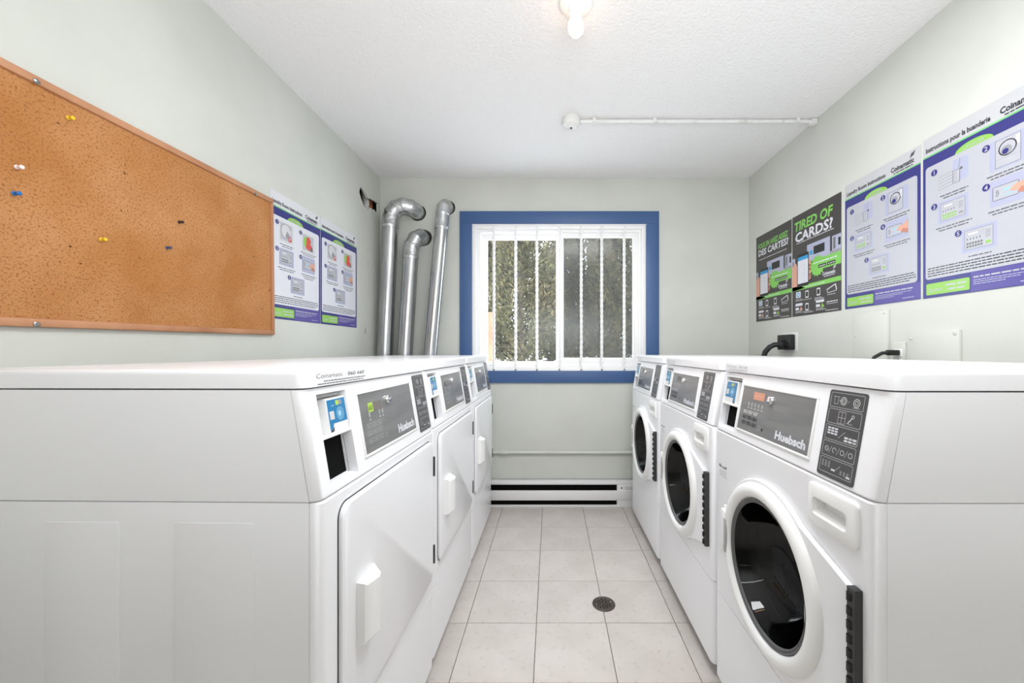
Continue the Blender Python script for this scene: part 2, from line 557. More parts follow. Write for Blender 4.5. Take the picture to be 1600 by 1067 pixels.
# ------------------------------------------------------------------ window
casing = tag(empty('trim_1', (0, YB, 0)), kind='structure')
OX0, OX1, OZ0, OZ1 = -.71, .84, .945, 2.28
Z3 = 0.018
def slab_y(x0, x1, z0, z1, y0, y1, name, m, parent, bev=.002):
    return MB().box((x0, y0, z0), (x1, y1, z1), bev=bev).obj(name, m, parent)
slab_y(OX0, OX1, WZ1 - .004, OZ1, -Z3, 0, 'casing_board', M['blue'], casing)
slab_y(OX0, OX1, OZ0, WZ0 + .004, -Z3, 0, 'casing_board', M['blue'], casing)
slab_y(OX0, WX0 + .004, WZ0 + .004, WZ1 - .004, -Z3, 0, 'casing_board', M['blue'], casing)
slab_y(WX1 - .004, OX1, WZ0 + .004, WZ1 - .004, -Z3, 0, 'casing_board', M['blue'], casing)

win = tag(empty('window_1', (0, YB, 0)), kind='structure')
def ring4(x0, x1, z0, z1, t, y0, y1, name, m, parent, tb=None, tl=None, bev=.003):
    mb = MB()
    tb = tb or t
    tl = tl or t
    mb.box((x0, y0, z1 - t), (x1, y1, z1), bev=bev).box((x0, y0, z0), (x1, y1, z0 + tb), bev=bev)
    mb.box((x0, y0, z0 + tb), (x0 + tl, y1, z1 - t), bev=bev).box((x1 - t, y0, z0 + tb), (x1, y1, z1 - t), bev=bev)
    return mb.obj(name, m, parent)
ring4(WX0, WX1, WZ0, WZ1, .036, .0, .128, 'frame', M['sash'], win)
ring4(WX0 + .036, WX1 - .036, WZ0 + .036, WZ1 - .036, .022, .02, .118, 'frame_step', M['sash'], win, tl=.030)
# outer (left) sash and inner (right) sash
ls = ring4(-.556, .085, 1.087, 2.132, .045, .082, .112, 'sash', M['sash'], win, tb=.022)
MB().box((-.52, .095, 1.10), (.05, .099, 2.10)).obj('pane', M['pane'], ls, smooth=0)
rs = ring4(.052, .690, 1.090, 2.135, .042, .035, .070, 'sash', M['sash'], win, tb=.050, tl=.048)
MB().box((.09, .052, 1.13), (.66, .056, 2.10)).obj('pane', M['pane'], rs, smooth=0)
sc_ = MB().box((.092, .100, 1.10), (.66, .1005, 2.10)).obj('insect_screen', M['screen'], win, smooth=0)
MB().box((.058, .022, 1.60), (.082, .036, 1.66), bev=.004).obj('sash_latch', M['sash'], rs)
# white flat bars holding the grille
mbt = MB().box((WX0 + .002, -.012, WZ1 - .014), (WX1 - .002, .004, WZ1 - .002), bev=.002)
mbt.obj('grille_rail', M['bar'], win)
MB().box((WX0 + .002, -.008, WZ0 + .002), (WX1 - .002, .004, WZ0 + .014), bev=.002).obj('grille_rail', M['bar'], win)
for k, bx in enumerate((-.446, -.276, -.110, .065, .236, .396, .572)):
    rings = []
    n = 90
    tw = 13 if k == 3 else 7
    for q in range(n + 1):
        z = WZ0 + .008 + (WZ1 - WZ0 - .016) * q / n
        a = PI / 4 + tw * 2 * PI * q / n
        rings.append([(bx + .0125 * math.cos(a + h), .004 + .0125 * math.sin(a + h), z) for h in (0, PI / 2, PI, 3 * PI / 2)])
    b = MB().loft(rings).obj('window_bar', M['bar'], win, smooth=20)
    MB().lathe([(.007, 0), (.007, .004), (.004, .006)], 10, None, 'y', (bx, -.009, WZ0 + .012)).obj('bar_screw', M['screw'], b)

# ------------------------------------------------------------------ outdoors
GZ = 0.85
rnd = np.random.RandomState(3)
nx, ny = 36, 30
vv = []
for j in range(ny + 1):
    for i in range(nx + 1):
        x = -9 + 18 * i / nx
        y = YB + .14 + 17 * j / ny
        vv.append((x, y, GZ - .02 + .05 * math.sin(x * 1.3 + y) + .04 * math.sin(y * 2.1 - x * .7) + max(0, (y - 10)) * .02))
tag(MB().faces(vv, [(j * (nx + 1) + i, j * (nx + 1) + i + 1, (j + 1) * (nx + 1) + i + 1, (j + 1) * (nx + 1) + i) for j in range(ny) for i in range(nx)]).obj('snow_ground', M['snow']), kind='structure')

def foliage_mesh(seed, h, rb, n):
    r = np.random.RandomState(seed)
    verts, faces = [], []
    for k in range(n):
        t = r.rand() ** 0.9
        z = .16 + (h - .16) * t
        prof = rb * (min(1.0, .45 + 2.0 * t) * (1 - .72 * max(0, t - .25) / .75))
        a = r.rand() * 2 * PI
        rad = prof * math.sqrt(.25 + .75 * r.rand()) * (.82 + .3 * math.sin(3 * a + 7 * t + seed))
        c = np.array([rad * math.cos(a), rad * math.sin(a), z])
        # a frond: narrow pointed leaf that leans out and up
        d = np.array([math.cos(a) * .7, math.sin(a) * .7, .55]) + r.randn(3) * .45
        d /= np.linalg.norm(d)
        s = np.cross(d, r.randn(3)); s /= np.linalg.norm(s)
        L = .05 + .08 * r.rand(); w = .008 + .010 * r.rand()
        b = len(verts)
        verts += [tuple(c - d * L * .5), tuple(c + s * w), tuple(c + d * L * .5), tuple(c - s * w)]
        faces.append((b, b + 1, b + 2, b + 3))
    me = bpy.data.meshes.new('foliage')
    me.from_pydata(verts, [], faces)
    me.materials.append(M['foliage'])
    return me
fol = [foliage_mesh(11, 2.65, .72, 10000), foliage_mesh(12, 2.4, .66, 9000), foliage_mesh(13, 2.95, .78, 11500)]
def trunk_mesh(seed, h):
    r = np.random.RandomState(seed)
    mb = MB().tube([(0, 0, -.1), (.02, .01, .3), (.03 * r.randn(), .02, h * .5), (.0, .03 * r.randn(), h)], [.06, .05, .035, .01], 8)
    for k in range(6):
        z = .3 + k * .25
        a = r.rand() * 6.28
        mb.tube([(0, 0, z), (.3 * math.cos(a), .3 * math.sin(a), z + .15), (.5 * math.cos(a), .5 * math.sin(a), z + .2)], [.014, .01, .004], 5)
    o = mb.obj('trunk', M['bark'])
    me = o.data
    bpy.data.objects.remove(o)
    return me
trk = [trunk_mesh(1, 2.1), trunk_mesh(2, 1.9), trunk_mesh(3, 2.4)]
def tree(x, y, v, s, rz, label):
    t = tag(empty('evergreen_tree', (x, y, GZ - .02), rz), label, 'tree', 'evergreens outside the window')
    t.scale = (s, s, s)
    for nm, me in (('trunk', trk[v]), ('foliage', fol[v])):
        o = bpy.data.objects.new(nm, me)
        COL.objects.link(o)
        o.parent = t
        if nm == 'foliage':
            o['kind'] = 'stuff'
ords = ['first', 'second', 'third', 'fourth', 'fifth', 'sixth', 'seventh', 'eighth', 'ninth']
front = [(-2.0, 6.9), (-1.15, 6.6), (-.45, 6.3), (.22, 6.8), (.82, 6.5), (1.65, 6.9), (2.4, 6.7)]
for k, (x, y) in enumerate(front):
    tree(x, y, k % 3, random.uniform(.92, 1.05), k * 1.3, 'olive green evergreen standing in snow, %s from the left in the row nearest the window' % ords[k])
backrow = [(-2.6, 8.7), (-1.6, 8.9), (-.75, 8.4), (.0, 8.9), (.7, 8.5), (1.5, 8.8), (2.3, 8.5), (3.2, 8.9)]
for k, (x, y) in enumerate(backrow):
    tree(x, y, (k + 1) % 3, random.uniform(1.12, 1.25), k * 2.1, 'evergreen standing behind the nearest row of trees, %s from the left in the farther row' % ords[k])
fb = tag(empty('wooden_fence', (-.765, 4.7, .8)), 'reddish brown plank fence outside, low at the left edge of the window', 'fence')
for k in range(5):
    MB().box((-.09 - k * .15, -.012, 0), (.05 - k * .15, .012, .86 + random.uniform(-.01, .01)), bev=.004).obj('plank', M['fence'], fb)
MB().box((-.72, .012, .2), (.05, .05, .28), bev=.003).box((-.72, .012, .66), (.05, .05, .74), bev=.003).obj('rail', M['fence'], fb)

# ------------------------------------------------------------------ heater, wall pipe
ht = tag(empty('baseboard_heater', (-.1, YB, 0)), 'long white electric baseboard heater with two black slots under the window', 'heater')
HX0, HX1 = -.95, .86
MB().box((HX0, -.012, 0.002), (HX1, -.001, .195)).box((HX0, -.068, .172), (HX1, -.001, .195), bev=.003).box((HX0, -.066, .0), (HX1, -.001, .014), bev=.002).obj('housing', M['heater'], ht)
MB().box((HX0, -.070, .052), (HX1 - .0, -.060, .128), bev=.004).obj('front_cover', M['heater'], ht)
MB().box((HX0 + .02, -.052, .015), (.60, -.013, .170)).obj('fin_element', M['void'], ht, smooth=0)
MB().box((.605, -.066, .012), (HX1, -.02, .173), bev=.002).obj('end_cover', M['heater'], ht)
pr = Print()
pr.disc(.035, .012, .006, 'black', 1, 12)
pr.dashes(.06, .13, .018, .003, 'grey', 1); pr.dashes(.06, .13, .009, .003, 'grey', 1); pr.dashes(.06, .13, .0, .003, 'grey', 1)
pr.obj('rating_print', ht, frame4((.605, -.0665, .135), (1, 0, 0), (0, 0, 1)))
wp = tag(empty('wall_pipe', (0, YB, .405)), 'thin wall-coloured pipe running level above the baseboard heater', 'pipe')
MB().tube([(-1.0, -.016, 0), (1.0, -.016, 0)], .0125, 12).obj('tube', M['wall'], wp)
MB().tube([(-.395, -.016, 0), (-.385, -.016, 0), (-.345, -.016, 0), (-.335, -.016, 0)], [.014, .018, .018, .014], 12).obj('coupling', M['wall'], wp)

# ------------------------------------------------------------------ ceiling lamp, detector, conduit
bl = tag(empty('ceiling_bulb_holder', (.096, 1.483, ZC)), 'white bare-bulb ceiling holder with a lit warm bulb', 'lamp')
MB().lathe([(.064, 0), (.064, -.012), (.058, -.018), (.03, -.024), (.024, -.045), (.02, -.046)], 28).obj('holder', M['white_plastic'], bl)
MB().lathe([(.013, -.03), (.0135, -.05), (.020, -.064), (.0285, -.082), (.031, -.098), (.028, -.114), (.019, -.126), (.008, -.1315), (.001, -.132)], 24).obj('bulb', M['bulb'], bl)
dt = tag(empty('heat_detector', (.117, 2.235, ZC)), 'round white painted heat detector at the end of the ceiling conduit', 'detector')
MB().lathe([(.052, 0), (.053, -.005), (.053, -.036), (.050, -.042), (.036, -.046), (.034, -.050), (.012, -.051)], 28).obj('body', M['paint_white'], dt)
MB().lathe([(.006, -.050), (.006, -.056), (.003, -.058)], 10).obj('sensor', M['hinge'], dt)
cd = tag(empty('ceiling_conduit', (.85, 2.235, ZC)), 'thin painted conduit crossing the ceiling from detector to right wall', 'conduit')
MB().tube([(-.68, 0, -.014), (XR - .855, 0, -.014)], .0105, 10).obj('tube', M['paint_white'], cd)
for xx in (-.60, -.25, .58):
    MB().box((xx - .010, -.02, -.026), (xx + .010, .02, 0), bev=.003).obj('clip', M['paint_white'], cd)
MB().box((XR - .85 - .035, -.018, -.034), (XR - .851, .018, -.004), bev=.004).obj('elbow_box', M['paint_white'], cd)

# ------------------------------------------------------------------ vent ducts
def duct(name, label, bottom, top, elbow, r):
    d = tag(empty(name, bottom), label, 'duct', 'dryer vent ducts')
    B, T = Vector(bottom), Vector(top)
    loc = lambda p: tuple(Vector(p) - B)
    MB().tube([loc(B), loc(T + (T - B).normalized() * .01)], r, 24).obj('pipe', M['galv'], d)
    up = (T - B).normalized()
    MB().tube([loc(T - up * .045), loc(T - up * .044), loc(T - up * .030), loc(T - up * .026), loc(T - up * .022), loc(T + up * .045), loc(T + up * .046)], [r, r * 1.06, r * 1.06, r * 1.09, r * 1.06, r * 1.06, r], 24).obj('collar', M['galv_bright'], d)
    # gored elbow: short straight segments with raised seams
    pts = [T + up * .03] + [Vector(e) for e in elbow]
    path, rad = [], []
    for k in range(len(pts) - 1):
        a, b = pts[k], pts[k + 1]
        for t, f in ((.0, 1.075), (.10, 1.07), (.14, 1.0), (.5, 1.0), (.90, 1.0)):
            path.append(loc(a.lerp(b, t))); rad.append(r * f)
    path.append(loc(pts[-1])); rad.append(r)
    MB().tube(path, rad, 24).obj('elbow', M['galv_bright'], d, smooth=20)
    q = loc((elbow[-1][0], YB + .131, elbow[-1][2]))
    MB().lathe([(r + .035, 0), (r + .035, -.004), (r * .9, -.012), (r * .9, -.05), (.001, -.05)], 24, None, 'y', q).obj('light_leak_cap', M['galv'], d)  # unseen cap, added to stop daylight leaking in round the duct
    return d
duct('vent_duct', 'tall galvanised vent duct in the corner with a long elbow bending right into the wall', (-1.296, 2.885, 0.0), (-1.207, 2.885, 2.16),
     [(-1.195, 2.885, 2.225), (-1.165, 2.887, 2.268), (-1.115, 2.89, 2.288), (-1.07, 2.91, 2.284), (-1.046, 2.95, 2.276), (-1.04, 3.09, 2.272)], .056)
duct('vent_duct', 'shortest galvanised vent duct, middle one, with a small elbow into the wall', (-1.167, 2.885, 0.0), (-1.051, 2.885, 1.93),
     [(-1.042, 2.887, 1.99), (-1.024, 2.90, 2.04), (-1.004, 2.935, 2.068), (-.994, 3.09, 2.078)], .054)
duct('vent_duct', 'slim leaning galvanised vent duct nearest the blue window casing', (-1.008, 2.885, 0.0), (-.821, 2.885, 2.15),
     [(-.815, 2.887, 2.22), (-.811, 2.90, 2.272), (-.808, 2.935, 2.302), (-.806, 3.09, 2.312)], .049)

# ------------------------------------------------------------------ cork board and pins
def on_left(px, py, off=0.0):
    """point of the left wall (offset into the room) that stands at those picture coordinates, as plain wall coordinates"""
    Y = (-(XL + off)) * 600 / (861 - px)
    return Y, 1.2 + (547 - py) * Y / 600
FC = frame4((XL, 1.20, 1.585), (0, 1, 0), (0, 0, 1))
cb = empty('cork_board', (0, 0, 0))
cb.matrix_world = FC @ Matrix.Rotation(math.radians(.9), 4, 'Z')
tag(cb, 'large cork notice board with a thin wooden frame on the left wall', 'notice board')
BW, BH = 1.26, .645
MB().box((-BW / 2 + .01, -BH / 2 + .01, .002), (BW / 2 - .01, BH / 2 - .01, .010)).obj('cork_panel', M['cork'], cb, smooth=0)
fw = .022
for nm, a, b in (('frame_rail', (-BW / 2, BH / 2 - fw, 0), (BW / 2, BH / 2, .018)), ('frame_rail', (-BW / 2, -BH / 2, 0), (BW / 2, -BH / 2 + fw, .018)),
                 ('frame_rail', (-BW / 2, -BH / 2 + fw, 0), (-BW / 2 + fw, BH / 2 - fw, .018)), ('frame_rail', (BW / 2 - fw * .8, -BH / 2 + fw, 0), (BW / 2, BH / 2 - fw, .018))):
    MB().box(a, b, bev=.004).obj(nm, M['oak'], cb)
inv = cb.matrix_world.inverted()
for px, py in ((57, 127), (57, 507), (400, 303)):
    Y, z = on_left(px, py, .018)
    q = inv @ Vector((XL + .018, Y, z))
    MB().lathe([(.007, .017), (.007, .0195), (.004, .021)], 12, None, 'z', (q.x, q.y, 0)).obj('screw', M['screw'], cb)
for px, py, c, lab in ((112, 184, (240, 200, 40), 'yellow push pin high on the cork board'), (32, 261, (240, 226, 226), 'white push pin near the left edge of the cork board'),
                       (28, 302, (40, 110, 180), 'bright blue push pin below the white one'), (284, 347, (48, 30, 34), 'dark push pin on the right half of the cork board'),
                       (163, 374, (236, 196, 40), 'yellow push pin low in the middle of the cork board'), (265, 387, (60, 74, 110), 'navy push pin below the dark one')):
    Y, z = on_left(px, py, .02)
    m = mat('pin_plastic', c, 0.25)
    pn = tag(empty('push_pin', (XL + .0095, Y, z), 0), lab, 'push pin', 'push pins')
    MB().lathe([(.005, 0), (.0055, .002), (.0036, .0035), (.0030, .009), (.0048, .011), (.0052, .0145), (.004, .016), (.001, .0162)], 14, None, 'x').obj('head', m, pn)
    MB().lathe([(.0006, -.006), (.0006, .001)], 6, None, 'x').obj('needle', M['screw'], pn)

# ------------------------------------------------------------------ posters
def logo(p, x, y, w, c, lv=3):
    h = w * .19
    p.text('Coinamatic', x, y, h, c, lv, w=w, bold=.03)
    p.dashes(x + w * .12, x + w * .95, y - h * .52, h * .20, c, lv)
    for k in range(3):
        p.line(x + w * (.83 + .02 * k), y + h * (1.25 + .28 * k), x + w * (1.0 + .02 * k), y + h * (1.55 + .28 * k), h * .17, c, lv)

def drum_pic(p, x0, y0, x1, y1):
    """washer with an open porthole"""
    w, h = x1 - x0, y1 - y0
    p.rect(x0, y0, x1, y1, 'lilac', 3, r=.006)
    p.rect(x0 + w * .15, y0 + h * .06, x0 + w * .78, y1 - h * .04, 'psheet', 4)
    p.frame(x0 + w * .15, y0 + h * .06, x0 + w * .78, y1 - h * .04, .0008, 'ink', 5, .001)
    p.line(x0 + w * .15, y0 + h * .32, x0 + w * .78, y0 + h * .32, .0008, 'grey', 5)
    p.ring(x0 + w * .46, y0 + h * .62, w * .20, w * .23, 'ink', 5)
    p.disc(x0 + w * .43, y0 + h * .55, w * .14, 'grey', 5)
    p.disc(x0 + w * .41, y0 + h * .52, w * .08, 'navy', 6)
    p.rect(x0 + w * .66, y0 + h * .60, x0 + w * .76, y1 - h * .10, 'lightgrey', 5)
def drawer_pic(p, x0, y0, x1, y1):
    w, h = x1 - x0, y1 - y0
    p.rect(x0 + w * .5, y0 + h * .2, x1, y1, 'lilac', 3, r=.006)
    p.rect(x0 + w * .02, y0 + h * .1, x0 + w * .72, y0 + h * .62, 'psheet', 4)
    for k in range(5):
        p.line(x0, y0 + h * (.12 + .12 * k), x0 + w * .5, y0 + h * (.16 + .12 * k), .0009, 'cap', 5)
    p.frame(x0 + w * .5, y0 + h * .16, x0 + w * .74, y0 + h * .62, .0011, 'ink', 5, .001)
    p.frame(x0 + w * .54, y0 + h * .22, x0 + w * .62, y0 + h * .54, .0009, 'cap', 5, .001)
    p.line(x0 + w * .70, y0 + h * .62, x0 + w * .74, y1, .0010, 'cap', 5)
    p.disc(x0 + w * .78, y0 + h * .62, w * .045, 'midgrey', 5)
def panel_pic(p, x0, y0, x1, y1, hl):
    w, h = x1 - x0, y1 - y0
    p.rect(x0, y0, x1, y1, 'lilac', 3, r=.006)
    p.rect(x0 + w * .10, y0 + h * .12, x1 - w * .10, y1 - h * .10, 'psheet', 4)
    p.frame(x0 + w * .10, y0 + h * .12, x1 - w * .10, y1 - h * .10, .0010, 'cap', 5, .002)
    p.rect(x0 + w * .20, y0 + h * .68, x0 + w * .50, y0 + h * .80, 'lightgrey', 5)
    p.frame(x0 + w * .20, y0 + h * .68, x0 + w * .50, y0 + h * .80, .0006, 'cap', 6, .001)
    p.frame(x0 + w * .56, y0 + h * .62, x0 + w * .66, y0 + h * .80, .0005, 'grey', 6, .001)
    for k in range(5):
        p.rect(x0 + w * (.17 + .09 * k), y0 + h * .50, x0 + w * (.195 + .09 * k), y0 + h * .58, 'cap', 5)
    for k in range(4):
        p.rect(x0 + w * .70, y0 + h * (.48 + .08 * k), x0 + w * .84, y0 + h * (.495 + .08 * k), 'cap', 5)
    for r_ in range(2):
        for k in range(6):
            c = 'green' if hl == 'keys' else 'midgrey'
            p.rect(x0 + w * (.16 + .08 * k), y0 + h * (.20 + .12 * r_), x0 + w * (.22 + .08 * k), y0 + h * (.28 + .12 * r_), c, 5)
    p.rect(x0 + w * .70, y0 + h * .22, x0 + w * .84, y0 + h * .32, 'green' if hl == 'start' else 'grey', 5, r=.002)
def card_pic(p, x0, y0, x1, y1):
    w, h = x1 - x0, y1 - y0
    p.rect(x0, y0, x1, y1, 'lilac', 3, r=.006)
    p.frame(x0 + w * .08, y0 + h * .22, x0 + w * .74, y0 + h * .74, .0014, 'cap', 5, .004)
    p.rect(x0 + w * .10, y0 + h * .24, x0 + w * .72, y0 + h * .72, 'psheet', 4, r=.003)
    p.ring(x0 + w * .12, y0 + h * .48, w * .07, w * .085, 'cap', 5, 8, -60, 60)
    p.ring(x0 + w * .12, y0 + h * .48, w * .11, w * .125, 'cap', 5, 8, -60, 60)
    p.rect(x0 + w * .36, y0 + h * .50, x0 + w * .54, y0 + h * .58, 'paleblue', 5)
    p.rect(x0 + w * .34, y0 + h * .34, x0 + w * .60, y0 + h * .37, 'paleblue', 5)
    p.poly([(x0 + w * .50, y0 + h * .46), (x0 + w * .68, y0 + h * .62), (x0 + w * .82, y0 + h * .64), (x1, y0 + h * .80), (x1, y0 + h * .34), (x0 + w * .80, y0 + h * .36), (x0 + w * .60, y0 + h * .40)], 'skin', 6)
    p.poly([(x0 + w * .70, y0 + h * .30), (x0 + w * .80, y0 + h * .46), (x1, y0 + h * .36), (x1, y0 + h * .16)], 'skin2', 7)
def dryer_pic(p, x0, y0, x1, y1, k):
    w, h = x1 - x0, y1 - y0
    p.rect(x0, y0, x1, y1, 'lightgrey', 3, r=.006)
    p.rect(x0 + w * .08, y0 + h * .10, x1 - w * .12, y1 - h * .06, 'psheet', 4, r=.004)
    if k == 0:
        p.disc(x0 + w * .45, y0 + h * .58, w * .33, 'lightgrey', 5)
        p.ring(x0 + w * .45, y0 + h * .58, w * .31, w * .35, 'grey', 6, 16, 20, 330)
        p.poly([(x0 + w * .40, y0 + h * .30), (x0 + w * .55, y0 + h * .62), (x0 + w * .78, y0 + h * .34), (x0 + w * .70, y0 + h * .20)], 'grey', 7)
        p.disc(x0 + w * .72, y0 + h * .22, w * .12, 'red', 8, 10)
        p.disc(x0 + w * .70, y0 + h * .24, w * .06, 'psheet', 9, 8)
    else:
        p.disc(x0 + w * .40, y0 + h * .54, w * .28, 'green', 5)
        p.poly([(x0 + w * .30, y0 + h * .22), (x0 + w * .36, y0 + h * .80), (x0 + w * .56, y0 + h * .88), (x0 + w * .70, y0 + h * .66), (x0 + w * .62, y0 + h * .52), (x0 + w * .84, y0 + h * .34), (x0 + w * .60, y0 + h * .12)], 'red', 6)
        p.poly([(x0 + w * .62, y0 + h * .16), (x0 + w * .70, y0 + h * .36), (x0 + w * .84, y0 + h * .26), (x0 + w * .80, y0 + h * .10)], 'midgrey', 7)

def instruction_poster(name, label, F, w, h, title, tab, kind, question):
    o = MB().box((0, 0, 0), (w, h, .0008)).obj(name, M['paper' if kind == 'washer' else 'paper_glare'], smooth=0)
    o.matrix_world = F
    tag(o, label, 'poster', 'laundry instruction posters')
    rg = random.Random(5)
    p = Print()
    V = lambda f: h * (1 - f)
    X = lambda f: w * f
    z = .0008 / p.STEP
    p.text(title, X(.03), V(.092), h * .030, 'ink', 2, w=X(.56), bold=.032)
    logo(p, X(.66), V(.088), X(.27), 'ink')
    p.rect(0, V(.122), w, V(.112), 'mint', 1)
    p.rect(0, 0, w, V(.122), 'navy', 1)
    p.rect(X(.44), h * .004, w, V(.888), 'indigo', 2)
    # green tab behind the white panel, the panel itself
    p.disc(X(.46), V(.186), X(.155), 'green', 2, 28, sy=.42)
    p.rect(X(.028), V(.885), X(.965), V(.185), 'psheet' if kind == 'washer' else 'psheet_glare', 2.5, r=.012)
    p.text(tab, X(.46), V(.178), h * .018, 'psheet', 3.5, w=X(.17), bold=.01, align='c')
    a0, a1, b0, b1 = .15, .42, .585, .865
    rows = ((.215, .375), (.43, .565), (.635, .775))
    pics = []
    if kind == 'washer':
        drawer_pic(p, X(a0), V(rows[0][1]), X(a1), V(rows[0][0]))
        drum_pic(p, X(b0), V(rows[0][1]), X(b1), V(rows[0][0]))
        panel_pic(p, X(a0), V(rows[1][1]), X(a1), V(rows[1][0]), 'keys')
        card_pic(p, X(b0), V(rows[1][1]), X(b1), V(rows[1][0] - .005))
        panel_pic(p, X(.36), V(rows[2][1]), X(.64), V(rows[2][0]), 'start')
    else:
        dryer_pic(p, X(a0), V(rows[0][1]), X(a1), V(rows[0][0]), 0)
        dryer_pic(p, X(b0), V(rows[0][1] + .01), X(b1), V(rows[0][0] + .01), 1)
        panel_pic(p, X(a0), V(rows[1][1]), X(a1), V(rows[1][0]), '')
        card_pic(p, X(b0), V(rows[1][1]), X(b1), V(rows[1][0] - .005))
        panel_pic(p, X(.36), V(rows[2][1]), X(.64), V(rows[2][0]), '')
    for n, (u, v) in enumerate(((.115, .235), (.56, .235), (.115, .445), (.56, .445), (.335, .65))):
        p.disc(X(u), V(v), X(.030), 'navy', 6, 18, sy=1)
        p.text(str(n + 1), X(u), V(v) - h * .0125, h * .025, 'psheet', 7, bold=.02, align='c')
    for u0, u1, v, nl in ((a0 + .02, a1, .39, 2), (b0 - .02, b1 + .02, .39, 2), (a0 - .02, a1 + .03, .58, 2), (b0 - .01, b1 + .02, .58, 2 + (kind != 'washer')), (.42, .60, .79, 1)):
        for k in range(nl):
            ins = .03 * k
            p.dashes(X(u0 + ins), X(u1 - ins), V(v + .010 + .016 * k), h * .0065, 'cap', 4, rg)
    for k, (u0, u1) in enumerate(((.05, .93), (.05, .95), (.05, .95), (.05, .88))):
        p.dashes(X(u0), X(u1), V(.822 + .0155 * k), h * .0058, 'ink', 4, rg)
    p.rect(X(.035), V(.982), X(.43), V(.912), 'green', 3, r=.005)
    p.text(question, X(.06), V(.962), h * .022, 'psheet', 4, w=X(.13), bold=.01)
    p.dashes(X(.22), X(.40), V(.94), h * .010, 'psheet', 4, rg)
    p.dashes(X(.24), X(.40), V(.965), h * .010, 'psheet', 4, rg)
    p.dashes(X(.46), X(.93), V(.921), h * .008, 'psheet', 4, rg)
    for k in range(3):
        p.dashes(X(.46), X(.90 - .1 * k), V(.936 + .011 * k), h * .004, 'lilac', 4, rg)
    p.dashes(X(.80), X(.93), V(.98), h * .005, 'lilac', 4, rg)
    p.obj('print', o, Matrix.Translation((0, 0, .0008)))
    return o

FLp = lambda y, z: frame4((XL + .0008, y, z), (0, 1, 0), (0, 0, 1))
FRp = lambda y, z: frame4((XR - .0008, y, z), (0, -1, 0), (0, 0, 1))
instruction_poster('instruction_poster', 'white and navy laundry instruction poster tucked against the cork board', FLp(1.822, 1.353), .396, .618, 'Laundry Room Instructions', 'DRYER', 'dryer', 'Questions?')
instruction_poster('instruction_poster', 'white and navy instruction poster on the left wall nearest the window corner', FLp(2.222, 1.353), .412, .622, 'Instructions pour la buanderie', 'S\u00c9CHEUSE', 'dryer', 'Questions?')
instruction_poster('instruction_poster', 'white and navy washer instruction poster beside the dark card poster on the right wall', FRp(2.015, 1.4135), .412, .645, 'Laundry Room Instructions', 'WASHER', 'washer', 'Questions?')
instruction_poster('instruction_poster', 'white and navy French washer instruction poster cut by the right edge of view', FRp(1.593, 1.4120), .414, .655, 'Instructions pour la buanderie', 'LAVEUSE', 'washer', 'Questions?')

